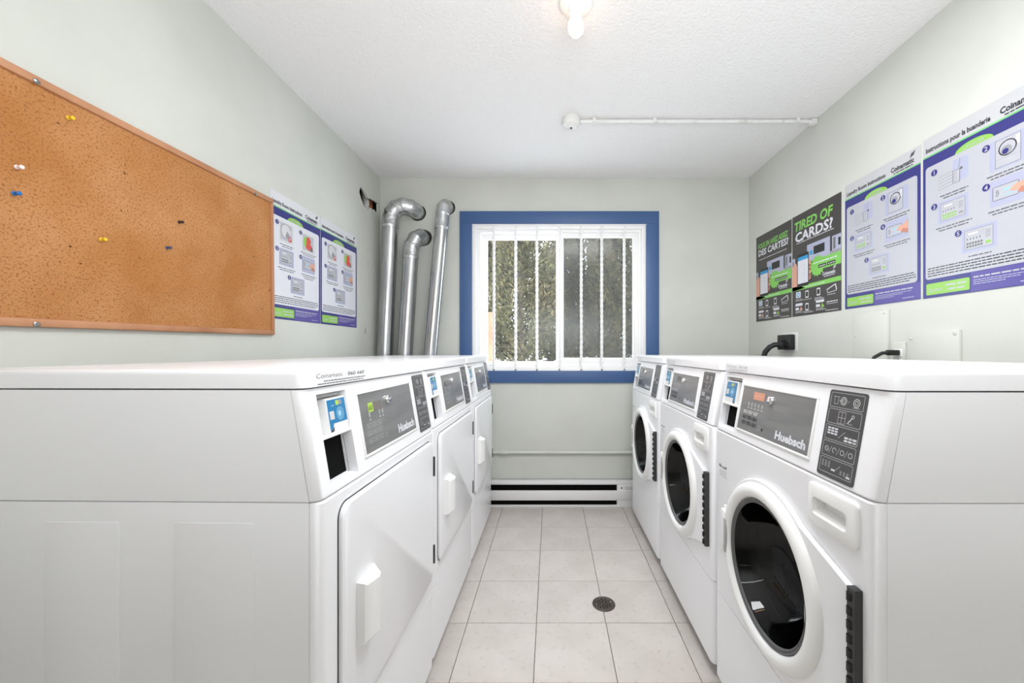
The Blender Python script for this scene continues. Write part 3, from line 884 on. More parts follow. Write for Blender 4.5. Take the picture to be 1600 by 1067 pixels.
def card_poster(label, F, w, h, l1, l2):
    o = MB().box((0, 0, 0), (w, h, .0008)).obj('card_poster', M['p_charcoal'], smooth=0)
    o.matrix_world = F
    tag(o, label, 'poster', 'dark payment posters')
    p = Print()
    rg = random.Random(9)
    V = lambda f: h * (1 - f)
    X = lambda f: w * f
    two = len(l1) > 10
    p.text(l1, X(.055), V(.155 if not two else .150), h * (.088 if not two else .058), 'lime_green', 2, w=X(.80 if not two else .86), bold=.03, shear=.12)
    p.text(l2, X(.075), V(.265 if not two else .235), h * (.090 if not two else .070), 'pwhite', 2, w=X(.78 if not two else .85), bold=.03, shear=.05)
    p.dashes(X(.10), X(.88), V(.285), h * .0075, 'lightgrey', 2, rg)
    # card readers behind the phone
    p.rect(X(.34), V(.50), X(.80), V(.335), 'lilac', 1)
    p.rect(X(.84), V(.47), X(1.0), V(.345), 'lilac', 1); p.rect(X(.86), V(.46), X(.90), V(.36), 'midgrey', 2); p.rect(X(.95), V(.44), X(.99), V(.375), 'black', 2)
    p.rect(X(0), V(.505), X(.07), V(.42), 'lilac', 1); p.rect(X(.015), V(.50), X(.03), V(.45), 'black', 2)
    p.rect(X(.48), V(.445), X(.70), V(.37), 'black', 2); p.rect(X(.40), V(.44), X(.46), V(.40), 'cyan', 2)
    p.rect(X(.36), V(.455), X(.38), V(.41), 'black', 2)
    p.rect(X(.80), V(.50), X(1), V(.47), 'grey', 1)
    # hand and phone
    p.poly([(X(0), V(.66)), (X(0), V(.50)), (X(.09), V(.47)), (X(.16), V(.56)), (X(.16), V(.70)), (X(.30), V(.735)), (X(0), V(.745))], 'skin', 2)
    for k in range(4):
        p.disc(X(.385), V(.505 + .045 * k), X(.045), 'skin2' if k % 2 else 'skin', 2, 12)
    p.rect(X(.12), V(.715), X(.38), V(.395), 'black', 3, r=.010)
    p.rect(X(.135), V(.685), X(.365), V(.425), 'pwhite', 4)
    p.rect(X(.135), V(.46), X(.365), V(.425), 'cyan', 5)
    for k in range(5):
        p.rect(X(.16), V(.495 + .038 * k), X(.34), V(.493 + .038 * k), 'lightgrey', 5)
        p.disc(X(.285), V(.512 + .038 * k), X(.008), 'grey', 5, 6)
    # star-edged green call-out
    p.rect(X(.50), V(.60), X(1.0), V(.495), 'lime_green', 2)
    n = 16
    p.poly([(X(.56) + (X(.125) if k % 2 else X(.155)) * math.cos(PI * k / n), V(.56) + (X(.125) if k % 2 else X(.155)) * 1.0 * math.sin(PI * k / n)) for k in range(2 * n)], 'lime_green', 3)
    p.dashes(X(.48), X(.93), V(.535), h * .010, 'pwhite', 4, rg)
    p.rect(X(.58), V(.585), X(.73), V(.556), 'black', 4); p.rect(X(.75), V(.585), X(.90), V(.556), 'black', 4)
    p.dashes(X(.60), X(.72), V(.576), h * .008, 'pwhite', 5, rg); p.dashes(X(.77), X(.89), V(.576), h * .008, 'pwhite', 5, rg)
    logo(p, X(.66), V(.665), X(.24), 'pwhite')
    p.rect(0, V(.745), w, V(.705), 'lime_green', 2)
    p.dashes(X(.30), X(.70), V(.730), h * .007, 'pwhite', 3, rg)
    # icons
    p.rect(X(.09), V(.82), X(.20), V(.76), 'pwhite', 2, r=.006); p.ring(X(.145), V(.79), X(.02), X(.035), 'cyan', 3, 12)
    for u, v in ((.34, .80), (.58, .80), (.34, .92)):
        p.rect(X(u - .035), V(v + .035), X(u + .035), V(v - .035), 'pwhite', 2, r=.003); p.rect(X(u - .025), V(v + .022), X(u + .025), V(v - .022), 'black', 3)
    p.line(X(.74), V(.80), X(.90), V(.765), .005, 'pwhite', 2); p.line(X(.90), V(.765), X(.92), V(.815), .007, 'pwhite', 2); p.line(X(.75), V(.80), X(.76), V(.83), .003, 'pwhite', 2); p.line(X(.76), V(.83), X(.92), V(.82), .003, 'pwhite', 2)
    for u in (.08, .53):
        p.rect(X(u), V(.90), X(u + .16), V(.875), 'pwhite', 2); p.rect(X(u), V(.94), X(u + .08), V(.915), 'pwhite', 2)
        p.poly([(X(u + .10), V(.945)), (X(u + .125), V(.905)), (X(u + .17), V(.945))], 'skin' if u < .3 else 'green', 3)
    for u, v, nl in ((.08, .838, 2), (.29, .852, 1), (.50, .855, 3), (.75, .848, 1), (.08, .955, 2), (.28, .965, 2), (.53, .957, 2)):
        for k in range(nl):
            p.dashes(X(u), X(u + .15 + .05 * (k % 2)), V(v + .012 * k), h * .005, 'lightgrey', 2, rg)
    p.dashes(X(.74), X(.94), V(.912), h * .008, 'pwhite', 2, rg); p.dashes(X(.74), X(.94), V(.928), h * .005, 'lightgrey', 2, rg)
    p.dashes(X(.72), X(.95), V(.985), h * .006, 'lightgrey', 2, rg)
    p.obj('print', o, Matrix.Translation((0, 0, .0008)))
card_poster('charcoal poster headed VOUS EN AVEZ ASSEZ DES CARTES, farthest along the right wall', FRp(2.888, 1.4115), .424, .630, 'VOUS EN AVEZ ASSEZ', 'DES CARTES?')
card_poster('charcoal poster headed TIRED OF CARDS on the right wall', FRp(2.456, 1.4115), .414, .632, 'TIRED OF', 'CARDS?')

# ------------------------------------------------------------------ right wall plates, outlets, cords
def plate(label, y0, y1, z0, z1, t, screws):
    d = tag(empty('access_panel', (XR, (y0 + y1) / 2, z0)), label, 'wall panel')
    w2, hh = (y1 - y0) / 2, z1 - z0
    MB().box((-t, -w2, 0), (0, w2, hh), bev=.002).obj('plate', M['wall'], d)
    for a, b in screws:
        MB().lathe([(.006, .0), (.006, -.0025), (.003, -.004)], 10, None, 'x', (-t, a * w2, b * hh)).obj('screw', M['wall'], d)
plate('painted metal access panel with a raised right edge under the instruction posters', 1.749, 1.945, .98, 1.384, .014, ((-.85, .97), (.85, .72)))
plate('wall-coloured access panel at the right, beside the small outlet plate', 1.442, 1.645, .98, 1.279, .012, ((-.85, .95), (.9, .90)))
op = tag(empty('outlet_plate', (XR, 1.70, 1.165)), 'small white outlet plate beside the painted access panel', 'outlet')
MB().box((-.007, -.032, -.07), (0, .032, .07), bev=.003).obj('cover', M['wall'], op)
MB().box((-.010, -.02, .006), (-.006, .02, .04), bev=.002).box((-.010, -.02, -.04), (-.006, .02, -.006), bev=.002).obj('socket', M['white_plastic'], op)
cords = []
for k, dz in ((0, .024), (1, -.018)):
    c = empty('power_cord', (XR - .0105, 1.70, 1.165 + dz))
    cords.append(c)
    MB().box((-.045, -.014, -.012), (0, .014, .012), bev=.005).obj('plug', M['black'], c)
    MB().tube([(-.035, 0, 0), (-.06, .01, -.002), (-.085, .02, -.02), (-.10, .03, -.06), (-.105, .03, -.2), (-.10, .03, -.6)], .0075, 10).obj('cable', M['black'], c)
ob = tag(empty('power_outlet', (XR, 2.49, 1.25)), 'black square power outlet on a metal plate low on the right wall', 'outlet')
MB().box((-.004, -.088, -.058), (0, .10, .062), bev=.001).obj('metal_plate', M['paint_white'], ob)
MB().box((-.040, -.068, -.048), (-.004, .068, .05), bev=.006).obj('receptacle', M['black'], ob)
c = empty('power_cord', (XR - .0405, 2.49, 1.235))
cords.append(c)
MB().lathe([(.030, 0), (.030, -.022), (.020, -.032)], 16, None, 'x').obj('plug', M['black'], c)
MB().tube([(-.02, 0, 0), (-.05, .01, .0), (-.075, .02, -.015), (-.095, .035, -.045), (-.105, .045, -.09), (-.108, .05, -.2), (-.10, .05, -.7)], .0165, 14).obj('cable', M['black'], c)

# ------------------------------------------------------------------ floor drain
dr = tag(empty('floor_drain', (.249, 1.814, 0)), 'round dark bronze floor drain grate set in the tiles', 'drain')
mb = MB().lathe([(.053, -.001), (.054, .0025), (.048, .004), (.044, .0030), (.001, .0034)], 32)
mb.obj('grate', M['drain'], dr)
hb = MB()
for rr, n in ((.008, 3), (.019, 7), (.030, 11)):
    for k in range(n):
        a = 2 * PI * k / n + rr * 40
        hb.lathe([(.0034, .0030), (.0034, .0042), (.0005, .0042)], 8, None, 'z', (rr * math.cos(a), rr * math.sin(a), 0))
hb.obj('drain_holes', M['void'], dr, smooth=0)
for sx in (-1, 1):
    MB().lathe([(.004, .003), (.004, .0052), (.002, .006)], 10, None, 'z', (sx * .034, sx * .006, 0)).obj('screw', M['screw'], dr)

# ------------------------------------------------------------------ laundry machines
W, D = 0.68, 0.71
def plan(yf, r, yb, inset=0.0, seg=5):
    """plan outline with rounded front corners, counter-clockwise from the back right"""
    x0, x1 = inset, W - inset
    pts = [(x1, yb)]
    pts.append((x0, yb))
    for k in range(seg + 1):
        a = PI + (PI / 2) * k / seg
        pts.append((x0 + r + r * math.cos(a), yf + r + r * math.sin(a)))
    for k in range(seg + 1):
        a = 1.5 * PI + (PI / 2) * k / seg
        pts.append((x1 - r + r * math.cos(a), yf + r + r * math.sin(a)))
    return pts

class Machine:
    """x 0..W left to right seen from the front, y 0 front .. D back, z up"""
    SH = Matrix.Translation((-W / 2, 0, 0))
    def __init__(s, name, zb, zc, zl, zt, slant, r):
        s.root = empty(name)
        s.zb, s.zc, s.zl, s.zt, s.slant, s.r = zb, zc, zl, zt, slant, r
        L = math.hypot(zl - zc, slant)
        s.PF = s.SH @ frame4((0, 0, zc), (1, 0, 0), (0, slant / L, (zl - zc) / L))
        s.kv = L / (zl - zc)
    def part(s, name, mb, m=None, parent=None, smooth=35):
        return mb.obj(name, m, parent or s.root, s.SH, smooth)
    def onpanel(s, name, mb, m=None, parent=None, smooth=35):
        return mb.obj(name, m, parent or s.root, s.PF, smooth)
    def v(s, z):
        return (z - s.zc) * s.kv
    def shell(s, lower_cuts, pocket, split):
        r, T = s.r, .022
        ring = lambda pl, z: [(x, y, z) for x, y in pl]
        e = .0012
        # lower cabinet body behind the front panel
        cab = MB()
        cab.box((0.0005, T + e, s.zb), (W - .0005, D, s.zc - e), bev=.001)
        cab = s.part('cabinet', cab, M['white'])
        up = MB()
        up.loft([[(0.0005, T + e, s.zc + e), (W - .0005, T + e, s.zc + e), (W - .0005, D, s.zc + e), (0.0005, D, s.zc + e)],
                 [(0.0005, T + e + s.slant, s.zl - .0005), (W - .0005, T + e + s.slant, s.zl - .0005), (W - .0005, D, s.zl - .0005), (0.0005, D, s.zl - .0005)]])
        up = s.part('upper_cabinet', up, M['white'])
        # front panel(s)
        fp = s.part('front_panel', MB().loft([ring(plan(0, r, T), split + e), ring(plan(0, r, T), s.zc - e - .004), ring(plan(.003, r, T, .001), s.zc - e)]), M['white'])
        lp = s.part('lower_panel', MB().loft([ring(plan(0, r, T), s.zb), ring(plan(0, r, T), split - e)]), M['white'])
        con = s.part('console', MB().loft([ring(plan(.003, r, T, .001), s.zc + e), ring(plan(0.001, r, T), s.zc + e + .004), ring(plan(s.slant, r, T + s.slant), s.zl - .0005)]), M['white'])
        # lid with rounded upper edges
        y0 = s.slant - .006
        lid = MB()
        rr = .012
        rings = [ring(plan(y0, .022, D, 0), s.zl + .0028), ring(plan(y0, .022, D, 0), s.zt - rr)]
        for k in (1, 2, 3, 4):
            a = PI / 2 * k / 4
            i = rr * (1 - math.cos(a))
            rings.append(ring(plan(y0 + i, .022, D - i, i), s.zt - rr + rr * math.sin(a)))
        lid.loft(rings)
        s.part('lid', lid, M['white'])
        for x in (.06, W - .06):
            for y in (.08, D - .08):
                s.part('foot', MB().lathe([(.022, 0), (.022, .008), (.010, .012), (.010, s.zb)], 12, None, 'z', (x, y, 0)), M['black'])
        # pocket for the card reader
        px0, px1, pz0, pz1 = pocket
        dpt = .031
        def pc():
            c = MB()
            yb = lambda z: s.slant * (z - s.zc) / (s.zl - s.zc)
            c.loft([[(px0, -.05, pz0), (px1, -.05, pz0), (px1, yb(pz0) + dpt, pz0 + .006), (px0, yb(pz0) + dpt, pz0 + .006)],
                    [(px0, -.05, pz1), (px1, -.05, pz1), (px1, yb(pz1) + dpt, pz1), (px0, yb(pz1) + dpt, pz1)]])
            c.bm.transform(s.SH)
            return c
        cut(con, [pc()])
        cut(up, [pc()])
        return fp, cab, lp
    def reader(s, pocket, dark):
        px0, px1, pz0, pz1 = pocket
        w = px1 - px0
        v0, v1 = s.v(pz1 - .088), s.v(pz1 - .012)
        # dark coin-slot well behind the lower half of the pocket
        s.onpanel('slot_well', MB().box((px0 + .003, s.v(pz0 + .008), -.0300), (px1 - .003, v0 - .002, -.0265)), M['void'], smooth=0)
        x0, x1 = (px0 + .034, px1 - .002) if dark else (px0 + .002, px1 - .032)
        rd = s.onpanel('card_reader', MB().box((x0, v0, -.0285), (x1, v1, -.004), bev=.002), M['white_plastic'])
        s.onpanel('shelf', MB().box((px0 + .0005, v0 - .006, -.0285), (px1 - .0005, v0 + .001, -.001), bev=.0015), M['white_plastic'], rd)
        s.onpanel('slot_cap', MB().box((px0 + .004, s.v(pz1) - .008, -.0285), (px1 - .010, s.v(pz1) - .001, -.010), bev=.001), M['grey_plastic'], rd)
        a0, a1 = x0 + .002, x1 - .002
        b0, b1 = v0 + .003, v1 - .004
        ww, hh = a1 - a0, b1 - b0
        p = Print()
        p.rect(a0, b0 + hh * .25, a1, b1, 'reader_blue', 1)
        xa = a0 if dark else a1
        sg = 1 if dark else -1
        p.poly([(xa, b0 + hh * .05), (xa + sg * ww * .14, b0 + hh * .10), (xa + sg * ww * .22, b0 + hh * .25), (xa, b0 + hh * .25)][::sg], 'reader_blue', 1)
        p.poly([(xa, b0), (xa + sg * ww * .18, b0 + hh * .02), (xa + sg * ww * .20, b0 + hh * .16), (xa + sg * ww * .12, b0 + hh * .08), (xa, b0 + hh * .05)], 'black', 2)
        p.rect(a0 + ww * .46, b0 + hh * .80, a0 + ww * .62, b0 + hh * .95, M['lime'], 2)
        p.rect(a0 + ww * .62, b0 + hh * .80, a0 + ww * .80, b0 + hh * .95, 'grey', 2)
        p.rect(a0 + ww * .06, b0 + hh * .38, a0 + ww * .30, b0 + hh * .64, 'lightgrey', 2, r=.001)
        for q in (.14, .18, .22):
            p.ring(a0 + ww * .64, b0 + hh * .52, ww * (q - .016), ww * q, 'paleblue', 2, 12)
        p.disc(a0 + ww * .62, b0 + hh * .52, ww * .10, 'paleblue', 2, 12)
        p.disc(a0 + ww * .24, b0 + hh * .80, ww * .02, 'pwhite', 2, 8); p.disc(a0 + ww * .33, b0 + hh * .81, ww * .02, 'pwhite', 2, 8)
        p.obj('reader_label', rd, s.PF @ Matrix.Translation((0, 0, -.0038)))
        return rd
    def control_plate(s, x0, x1, z0, z1, washer):
        v0, v1 = s.v(z0), s.v(z1)
        f = MB()
        t = .006
        f.box((x0 - t, v0 - t, -.002), (x1 + t, v0, .004), bev=.0015).box((x0 - t, v1, -.002), (x1 + t, v1 + t, .004), bev=.0015)
        f.box((x0 - t, v0, -.002), (x0, v1, .004), bev=.0015).box((x1, v0, -.002), (x1 + t, v1, .004), bev=.0015)
        cp = s.onpanel('control_plate', MB().box((x0, v0, -.001), (x1, v1, .002)), M['steelgrey'], smooth=0)
        s.onpanel('plate_frame', f, M['white_plastic'], cp)
        w, h = x1 - x0, v1 - v0
        lk = s.onpanel('lock', MB().lathe([(.0125, 0), (.0125, .004), (.0105, .0075), (.006, .008)], 20, None, 'z', (x0 + w * .475, v0 + h * .80, .002)), M['chrome'], cp)
        p = Print()
        t_ = Print()
        t_.text('Huebsch', x0 + w * .60, v0 + h * .09, h * .155, 'pwhite', 1, w=w * .365, bold=.045)
        t_.obj('lettering', cp, s.PF @ Matrix.Translation((0, 0, .002)))
        dx0, dy0 = x0 + w * (.20 if washer else .13), v0 + h * (.74 if washer else .66)
        dw = w * .17
        d = Print()
        if washer:
            d.rect(dx0, dy0, dx0 + dw, dy0 + h * .17, M['lcd'], 1)
            d.dashes(dx0 + dw * .1, dx0 + dw * .9, dy0 + h * .07, h * .04, 'skin', 2)
        else:
            d.rect(dx0, dy0, dx0 + w * .22, dy0 + h * .16, M['lcd_off'], 1)
            d.rect(dx0, dy0, dx0 + w * .08, dy0 + h * .16, M['lime'], 2)
            d.text('60', dx0 + w * .01, dy0 + h * .03, h * .09, 'black', 3, w=w * .06)
        d.obj('display', cp, s.PF @ Matrix.Translation((0, 0, .002)))
        for k in range(5):
            if washer or k not in (1, 2):
                p.rect(x0 + w * (.13 + .055 * k), v0 + h * .58, x0 + w * (.145 + .055 * k), v0 + h * .66, 'linegrey', 1)
                p.rect(x0 + w * (.13 + .055 * k), v0 + h * .52, x0 + w * (.15 + .055 * k), v0 + h * .55, 'linegrey', 1)
        for r_ in range(3):
            for k in range(3):
                xx, yy = x0 + w * (.07 + .085 * k), v0 + h * (.40 - .125 * r_)
                if washer:
                    c = 'linegrey' if r_ == 0 else 'black'
                    p.dashes(xx, xx + w * .07, yy + h * .04, h * .028, c, 1)
                    p.dashes(xx, xx + w * .07, yy, h * .028, c, 1)
                    p.frame(xx - w * .004, yy - h * .01, xx + w * .074, yy + h * .085, .0008, 'midgrey', 1, .001)
                else:
                    p.frame(xx, yy, xx + w * .07, yy + h * .075, .0008, 'linegrey', 1, .001)
                    p.rect(xx + w * .015, yy + h * .03, xx + w * .05, yy + h * .04, 'linegrey', 1)
        p.frame(x0 + w * .34, v0 + h * .13, x0 + w * .385, v0 + h * .20, .0008, 'linegrey', 1, .002)
        if washer:
            p.disc(x0 + w * .41, v0 + h * .15, w * .014, 'black', 1, 10)
        p.obj('control_print', cp, s.PF @ Matrix.Translation((0, 0, .002)))
        return cp
    def pictograms(s, x0, x1, z0, z1):
        v0, v1 = s.v(z0), s.v(z1)
        pp = s.onpanel('pictogram_panel', MB().prism(rrect(x0, v0, x1, v1, .006), 0, .0018), M['overlay'])
        p = Print()
        w = x1 - x0
        H = (v1 - v0 - .010) / 5
        lw = .0009
        for k in range(5):
            b = v1 - .004 - H * (k + 1)
            p.frame(x0 + .006, b + .0025, x1 - .006, b + H - .001, lw, 'linegrey', 1, .003)
            cy = b + H * .5
            R = H * .22
            if k == 0:
                p.line(x0 + w * .17, cy - R, x0 + w * .17, cy + R, lw, 'linegrey'); p.line(x0 + w * .27, cy - R, x0 + w * .27, cy + R, lw, 'linegrey'); p.line(x0 + w * .13, cy + R, x0 + w * .31, cy + R, lw, 'linegrey'); p.line(x0 + w * .17, cy - R, x0 + w * .27, cy - R, lw, 'linegrey')
                p.ring(x0 + w * .42, cy, R * .9, R * 1.15, 'linegrey', 1, 16); p.ring(x0 + w * .42, cy, R * .45, R * .65, 'linegrey', 1, 12); p.line(x0 + w * .30, cy, x0 + w * .42, cy, lw * 1.5, 'linegrey')
                p.rect(x0 + w * .55, cy - .001, x0 + w * .57, cy + .001, 'linegrey')
                p.ring(x0 + w * .76, cy, R * .9, R * 1.15, 'linegrey', 1, 16); p.ring(x0 + w * .76, cy, R * .4, R * .6, 'linegrey', 1, 12); p.line(x0 + w * .68, cy - R * 1.3, x0 + w * .84, cy - R * 1.3, lw, 'pwhite')
            elif k == 1:
                p.frame(x0 + w * .34, cy - H * .36, x0 + w * .54, cy + H * .36, lw, 'linegrey', 1, .001)
                p.line(x0 + w * .34, cy, x0 + w * .54, cy, lw, 'linegrey'); p.line(x0 + w * .44, cy - H * .36, x0 + w * .44, cy + H * .36, lw, 'linegrey')
                p.line(x0 + w * .62, cy - R, x0 + w * .72, cy + R * .6, lw * 2, 'pwhite'); p.ring(x0 + w * .73, cy + R * .8, R * .3, R * .5, 'linegrey', 1, 10); p.line(x0 + w * .58, cy - R * 1.1, x0 + w * .74, cy - R * 1.3, lw, 'linegrey')
            elif k == 2:
                for i in range(3):
                    for j in range(3):
                        p.rect(x0 + w * (.12 + .10 * i), cy - R * .2 + H * .16 * j - H * .05, x0 + w * (.20 + .10 * i), cy - R * .2 + H * .16 * j + H * .05, 'pwhite', 1)
                p.line(x0 + w * .44, cy - R, x0 + w * .60, cy + R, lw, 'linegrey')
                for i in range(3):
                    for j in range(2):
                        p.rect(x0 + w * (.60 + .11 * i), cy - R * 1.2 + H * .17 * j - H * .055, x0 + w * (.69 + .11 * i), cy - R * 1.2 + H * .17 * j + H * .055, 'pwhite' if i + j != 2 else 'linegrey', 1)
            elif k == 3:
                for i in range(4):
                    p.ring(x0 + w * (.18 + .215 * i), cy, R * .55, R * .75, 'linegrey', 1, 10, 0, 360 if i != 1 else 270)
                    if i < 3:
                        p.line(x0 + w * (.25 + .215 * i), cy - R, x0 + w * (.32 + .215 * i), cy + R, lw, 'linegrey')
                p.line(x0 + w * .14, cy + R * .5, x0 + w * .22, cy - R * .5, lw, 'linegrey')
            else:
                for i in range(3):
                    for j in range(3):
                        p.ring(x0 + w * (.14 + .09 * i), cy + R * .5 + H * .13 * (j - 1), H * .05, H * .07, 'linegrey', 1, 8)
                p.rect(x0 + w * .40, cy - R * .9, x0 + w * .50, cy - R * .4, 'pwhite', 1); p.line(x0 + w * .48, cy - R, x0 + w * .62, cy + R, lw, 'linegrey')
                for i in range(3):
                    for j in range(2):
                        p.ring(x0 + w * (.66 + .09 * i), cy - R * .3 + H * .13 * (j - 1), H * .05, H * .07, 'linegrey', 1, 8)
                p.rect(x0 + w * .80, cy - R * 1.4, x0 + w * .90, cy - R * .9, 'pwhite', 1)
        p.obj('pictogram_print', pp, s.PF @ Matrix.Translation((0, 0, .0018)))
    def sticker(s, x0, z0, w, h, c='midgrey'):
        """maker's plate printed on the lid front"""
        p = Print()
        p.text('Coinamatic', 0, h * .45, h * .34, c, 1, w=w * .46)
        p.text('060 660', w * .56, h * .45, h * .30, c, 1, w=w * .36, bold=.02)
        p.dashes(w * .12, w * .95, h * .18, h * .08, c, 1)
        p.dashes(w * .02, w * .90, h * .0, h * .08, c, 1)
        p.obj('lid_print', s.root, s.SH @ frame4((x0, s.slant - .0062, z0), (1, 0, 0), (0, 0, 1)))

# ---- dryer (left row)
def make_dryer():
    m = Machine('tumble_dryer', .038, .902, 1.122, 1.163, .037, .020)
    pocket = (.040, .148, .914, 1.108)
    fp, cab, lp = m.shell(None, pocket, .308)
    m.reader(pocket, True)
    m.control_plate(.190, .520, .943, 1.090, False)
    m.pictograms(.553, .655, .920, 1.112)
    # door: rounded plate standing proud, shadow gap around
    door = m.part('door', MB().loft([[(x, -.0005, z) for x, z in rrect(.060, .372, .642, .872, .030, 6)],
                                     [(x, -.009, z) for x, z in rrect(.060, .372, .642, .872, .030, 6)],
                                     [(x, -.012, z) for x, z in rrect(.064, .376, .638, .868, .028, 6)]]), M['white'])
    m.part('door_gap', MB().loft([[(x, .0005, z) for x, z in rrect(.057, .369, .645, .875, .032, 6)], [(x, -.0012, z) for x, z in rrect(.057, .369, .645, .875, .032, 6)]]), M['hinge'], door, 0)
    # pull handle: wedge with a scooped inner side
    m.part('door_handle', MB().loft([[(.110, -.012, .535), (.192, -.012, .535), (.192, -.012, .680), (.110, -.012, .680)],
                                     [(.112, -.030, .540), (.160, -.044, .540), (.160, -.044, .676), (.112, -.030, .676)],
                                     [(.116, -.034, .545), (.150, -.046, .545), (.150, -.046, .671), (.116, -.034, .671)]]), M['white_plastic'], door)
    for z0, z1 in ((.742, .812), (.425, .490)):
        m.part('hinge', MB().box((.646, -.012, z0), (.656, .001, z1), bev=.002).lathe([(.0045, 0), (.0045, z1 - z0)], 8, None, 'z', (.651, -.011, z0)), M['hinge'], door)
    # pressed rectangles on the near side sheet
    for y0, y1 in ((.13, .29), (.40, .55)):
        m.part('pressed_panel', MB().box((-.0018, y0, .10), (.004, y1, .862), bev=.001), M['white'], cab)
    return m

# ---- front-loading washer (right row)
def make_washer():
    m = Machine('washing_machine', .05, .920, 1.123, 1.165, .036, .019)
    pocket = (.022, .132, .932, 1.107)
    fp, cab, lp = m.shell(None, pocket, .352)
    m.reader(pocket, False)
    m.control_plate(.153, .490, .953, 1.086, True)
    m.pictograms(.526, .628, .929, 1.113)
    m.sticker(.03, 1.130, .15, .024, 'linegrey')
    cx, cz = .34, .605
    hole_ = lambda d: MB().lathe([(.185, .05), (.185, -d)], 48, None, 'y', (cx, 0, cz))
    for o, d in ((fp, .10), (cab, .36)):
        c = hole_(d)
        c.bm.transform(m.SH)
        cut(o, [c])
    # dispenser drawer: recessed pull
    dd = m.part('detergent_drawer', MB().loft([[(x, .0, z) for x, z in rrect(.508, .815, .648, .905, .010)],
                                               [(x, -.006, z) for x, z in rrect(.508, .815, .648, .905, .010)],
                                               [(x, -.008, z) for x, z in rrect(.511, .818, .645, .902, .009)]]), M['white_plastic'])
    grip = MB().loft([[(x, -.03, z) for x, z in rrect(.524, .838, .622, .876, .008)], [(x, -.008, z) for x, z in rrect(.524, .838, .622, .876, .008)], [(x, .018, z) for x, z in rrect(.530, .850, .616, .874, .006)]])
    grip.bm.transform(m.SH)
    g2 = MB().loft([[(x, -.03, z) for x, z in rrect(.524, .838, .622, .876, .008)], [(x, .018, z) for x, z in rrect(.530, .850, .616, .874, .006)]])
    g2.bm.transform(m.SH)
    fillr = m.part('grip_recess', MB().loft([[(x, .019, z) for x, z in rrect(.515, .822, .64, .898, .006)], [(x, -.001, z) for x, z in rrect(.515, .822, .64, .898, .006)]]), M['white_plastic'], dd)
    cut(fp, [MB_shift(MB().box((.514, -.02, .821), (.641, .0195, .899)), m.SH)])
    cut(dd, [grip])
    cut(fillr, [g2])
    # door: hinged plate (circle running out to the hinge strip), bulged ring, smoked bowl
    R = .236
    hx = .648
    ang0 = math.degrees(math.atan2(.745 - cz, .30))
    arc = [(cx + R * math.cos(math.radians(a)), cz + R * math.sin(math.radians(a))) for a in np.linspace(52, 308, 44)]
    outline = [(hx - .015, .742)] + arc + [(hx - .015, .470)]
    def grow(pts, k):
        return [(cx + (x - cx) * k, cz + (z - cz) * k) for x, z in pts]
    inner = [(cx + .180 * math.cos(t), cz + .180 * math.sin(t)) for t in [math.atan2(z - cz, x - cx) for x, z in outline]]
    def annulus(mb, o, i, y0, y1, y2, oi):
        n = len(o)
        ringv = [[(x, y0, z) for x, z in i], [(x, y0, z) for x, z in o], [(x, y1, z) for x, z in o], [(x, y2, z) for x, z in oi], [(x, y2, z) for x, z in i]]
        mb.loft(ringv + [ringv[0]], cap=False)
    dmb = MB()
    annulus(dmb, outline, inner, -.0008, -.009, -.012, grow(outline, .985))
    door = m.part('door', dmb, M['white'])
    m.part('door_ring', MB().lathe([(.226, .010), (.224, .018), (.217, .025), (.206, .029), (.195, .029), (.187, .024), (.182, .012), (.182, -.02), (.190, -.02), (.190, .004)], 64, None, 'y', (cx, 0, cz), cap=False), M['white_plastic'], door, 50)
    m.part('gasket', MB().lathe([(.1825, .016), (.180, .019), (.176, .016), (.174, .018), (.170, .015), (.168, .0), (.172, -.03), (.1825, -.03)], 56, None, 'y', (cx, 0, cz), cap=False), M['gasket'], door, 50)
    m.part('door_glass', MB().lathe([(.1695, .012), (.166, .004), (.158, -.018), (.145, -.045), (.125, -.072), (.10, -.090), (.05, -.101), (.001, -.103)], 56, None, 'y', (cx, 0, cz), cap=False), M['door_glass'], door, 80)
    m.part('latch', MB().box((cx - .232, -.030, cz - .075), (cx - .196, -.006, cz + .075), bev=.006).box((cx - .240, -.016, cz - .082), (cx - .20, -.006, cz + .082), bev=.004), M['white_plastic'], door)
    m.part('latch_grip', MB().box((cx - .205, -.033, cz - .055), (cx - .190, -.012, cz + .055), bev=.004), M['grey_plastic'], door)
    hg = MB().box((hx - .014, -.016, .468), (hx + .006, .0, .744), bev=.001)
    hg = m.part('hinge', hg, M['hinge'], door)
    kn = MB()
    for k in range(10):
        z = .475 + k * .0272
        kn.lathe([(.006, 0), (.006, .015)], 10, None, 'z', (hx - .006, -.016, z))
    m.part('hinge_knuckles', kn, M['black'], door)
    # drum with lifters and a rubber boot
    dm = MB().lathe([(.184, -.012), (.176, -.06), (.180, -.064), (.183, -.35), (.17, -.355), (.05, -.352), (.001, -.345)], 48, None, 'y', (cx, 0, cz), cap=False)
    m.part('drum', dm, M['drum'], cab, 40)
    for k in range(3):
        lf = MB()
        a = 2 * PI * k / 3 + .5
        ca, sa = math.cos(a), math.sin(a)
        tang = (-sa, ca)
        prof = [(.178, -.03), (.178, .03), (.145, .012), (.145, -.012)]
        r0 = [(cx + ca * q - sa * t, .09, cz + sa * q + ca * t) for q, t in prof]
        r1 = [(cx + ca * q - sa * t, .34, cz + sa * q + ca * t) for q, t in prof]
        lf.loft([r0, r1])
        m.part('lifter', lf, M['drum'], cab)
    # small printed label by the upper left corner
    p = Print()
    p.dashes(.035, .085, .795 - .605, .006, 'grey', 1)
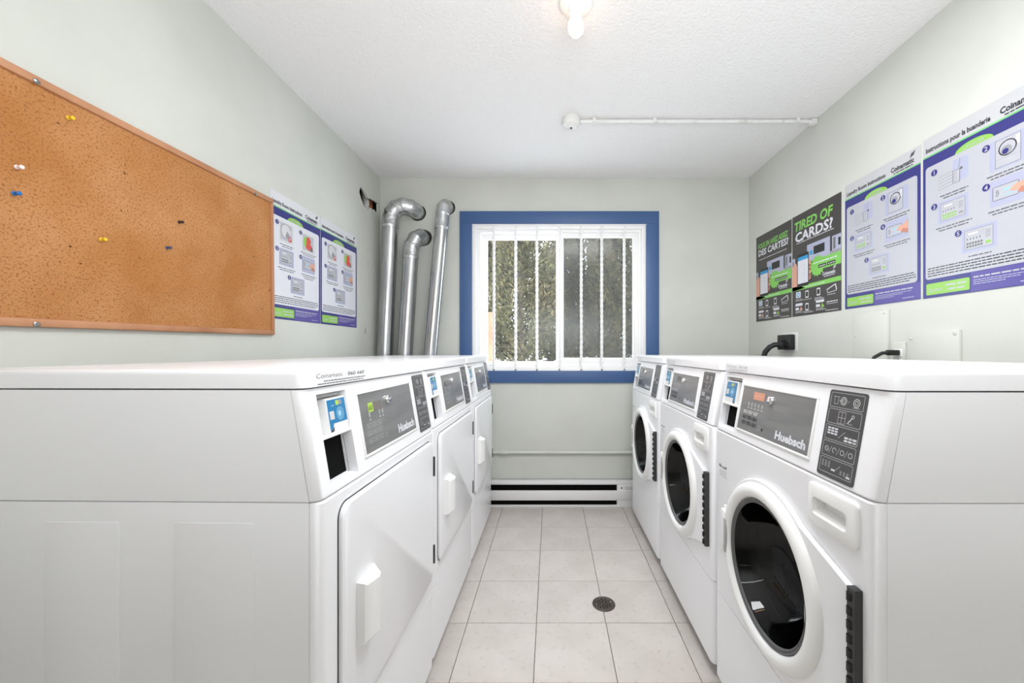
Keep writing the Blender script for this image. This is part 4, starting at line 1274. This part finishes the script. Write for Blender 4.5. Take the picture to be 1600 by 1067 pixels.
    for k in range(3):
        p.dashes(.038, .090, .783 - .605 - .008 * k, .003, 'linegrey', 1)
    p.rect(.035, .797 - .605, .047, .805 - .605, 'midgrey', 2); p.rect(.078, .797 - .605, .090, .805 - .605, 'midgrey', 2)
    p.obj('rating_print', m.root, m.SH @ frame4((0, -.0002, .605), (1, 0, 0), (0, 0, 1)))
    return m.root

def MB_shift(mb, M4):
    mb.bm.transform(M4)
    return mb

dry_m = make_dryer()
dry = dry_m.root
was = make_washer()
XD, XW = .437, .590
unlit = {}
def display_off(root):
    """the machine's display is dark: its own mesh with unlit materials"""
    for cp in root.children:
        if cp.name.startswith('control_plate'):
            for d in cp.children:
                if d.name.startswith('display'):
                    if d.data.name not in unlit:
                        me = d.data.copy()
                        for q in range(len(me.materials)):
                            me.materials[q] = M['lcd_dark']
                        unlit[d.data.name] = me
                    d.data = unlit[d.data.name]

dry_spec = [(1.088, -1.0, -.443, 'white tumble dryer nearest the camera, lime segment lit on its display'),
            (1.775, -.6, -.439, 'white tumble dryer in the middle of the left row'),
            (2.468, 0.0, -.437, 'white tumble dryer at the far end of the left row, by the vent ducts')]
for k, (y, a, x, lab) in enumerate(dry_spec):
    o = dry if k == 0 else copy_tree(dry)
    if k:
        display_off(o)
    o.location = (x, y, 0)
    o.rotation_euler = (0, 0, PI / 2 + math.radians(a))
    tag(o, lab, 'dryer', 'tumble dryers in the left row')
was_spec = [(1.040, XW, 'white front-loading washer nearest the camera with an orange-lit display'),
            (1.744, XW, 'white front-loading washer in the middle of the right row'),
            (2.455, XW, 'white front-loading washer at the far end of the right row, by the window')]
dry_m.sticker(.035, 1.128, .21, .030)
for k, (y, x, lab) in enumerate(was_spec):
    o = was if k == 0 else copy_tree(was)
    if k:
        display_off(o)
    o.location = (x, y, 0)
    o.rotation_euler = (0, 0, -PI / 2)
    tag(o, lab, 'washing machine', 'front-loading washers in the right row')
    if k == 1:
        bpy.context.view_layer.update()
        for c in cords:
            c.parent = o
            c.matrix_parent_inverse = o.matrix_world.inverted()
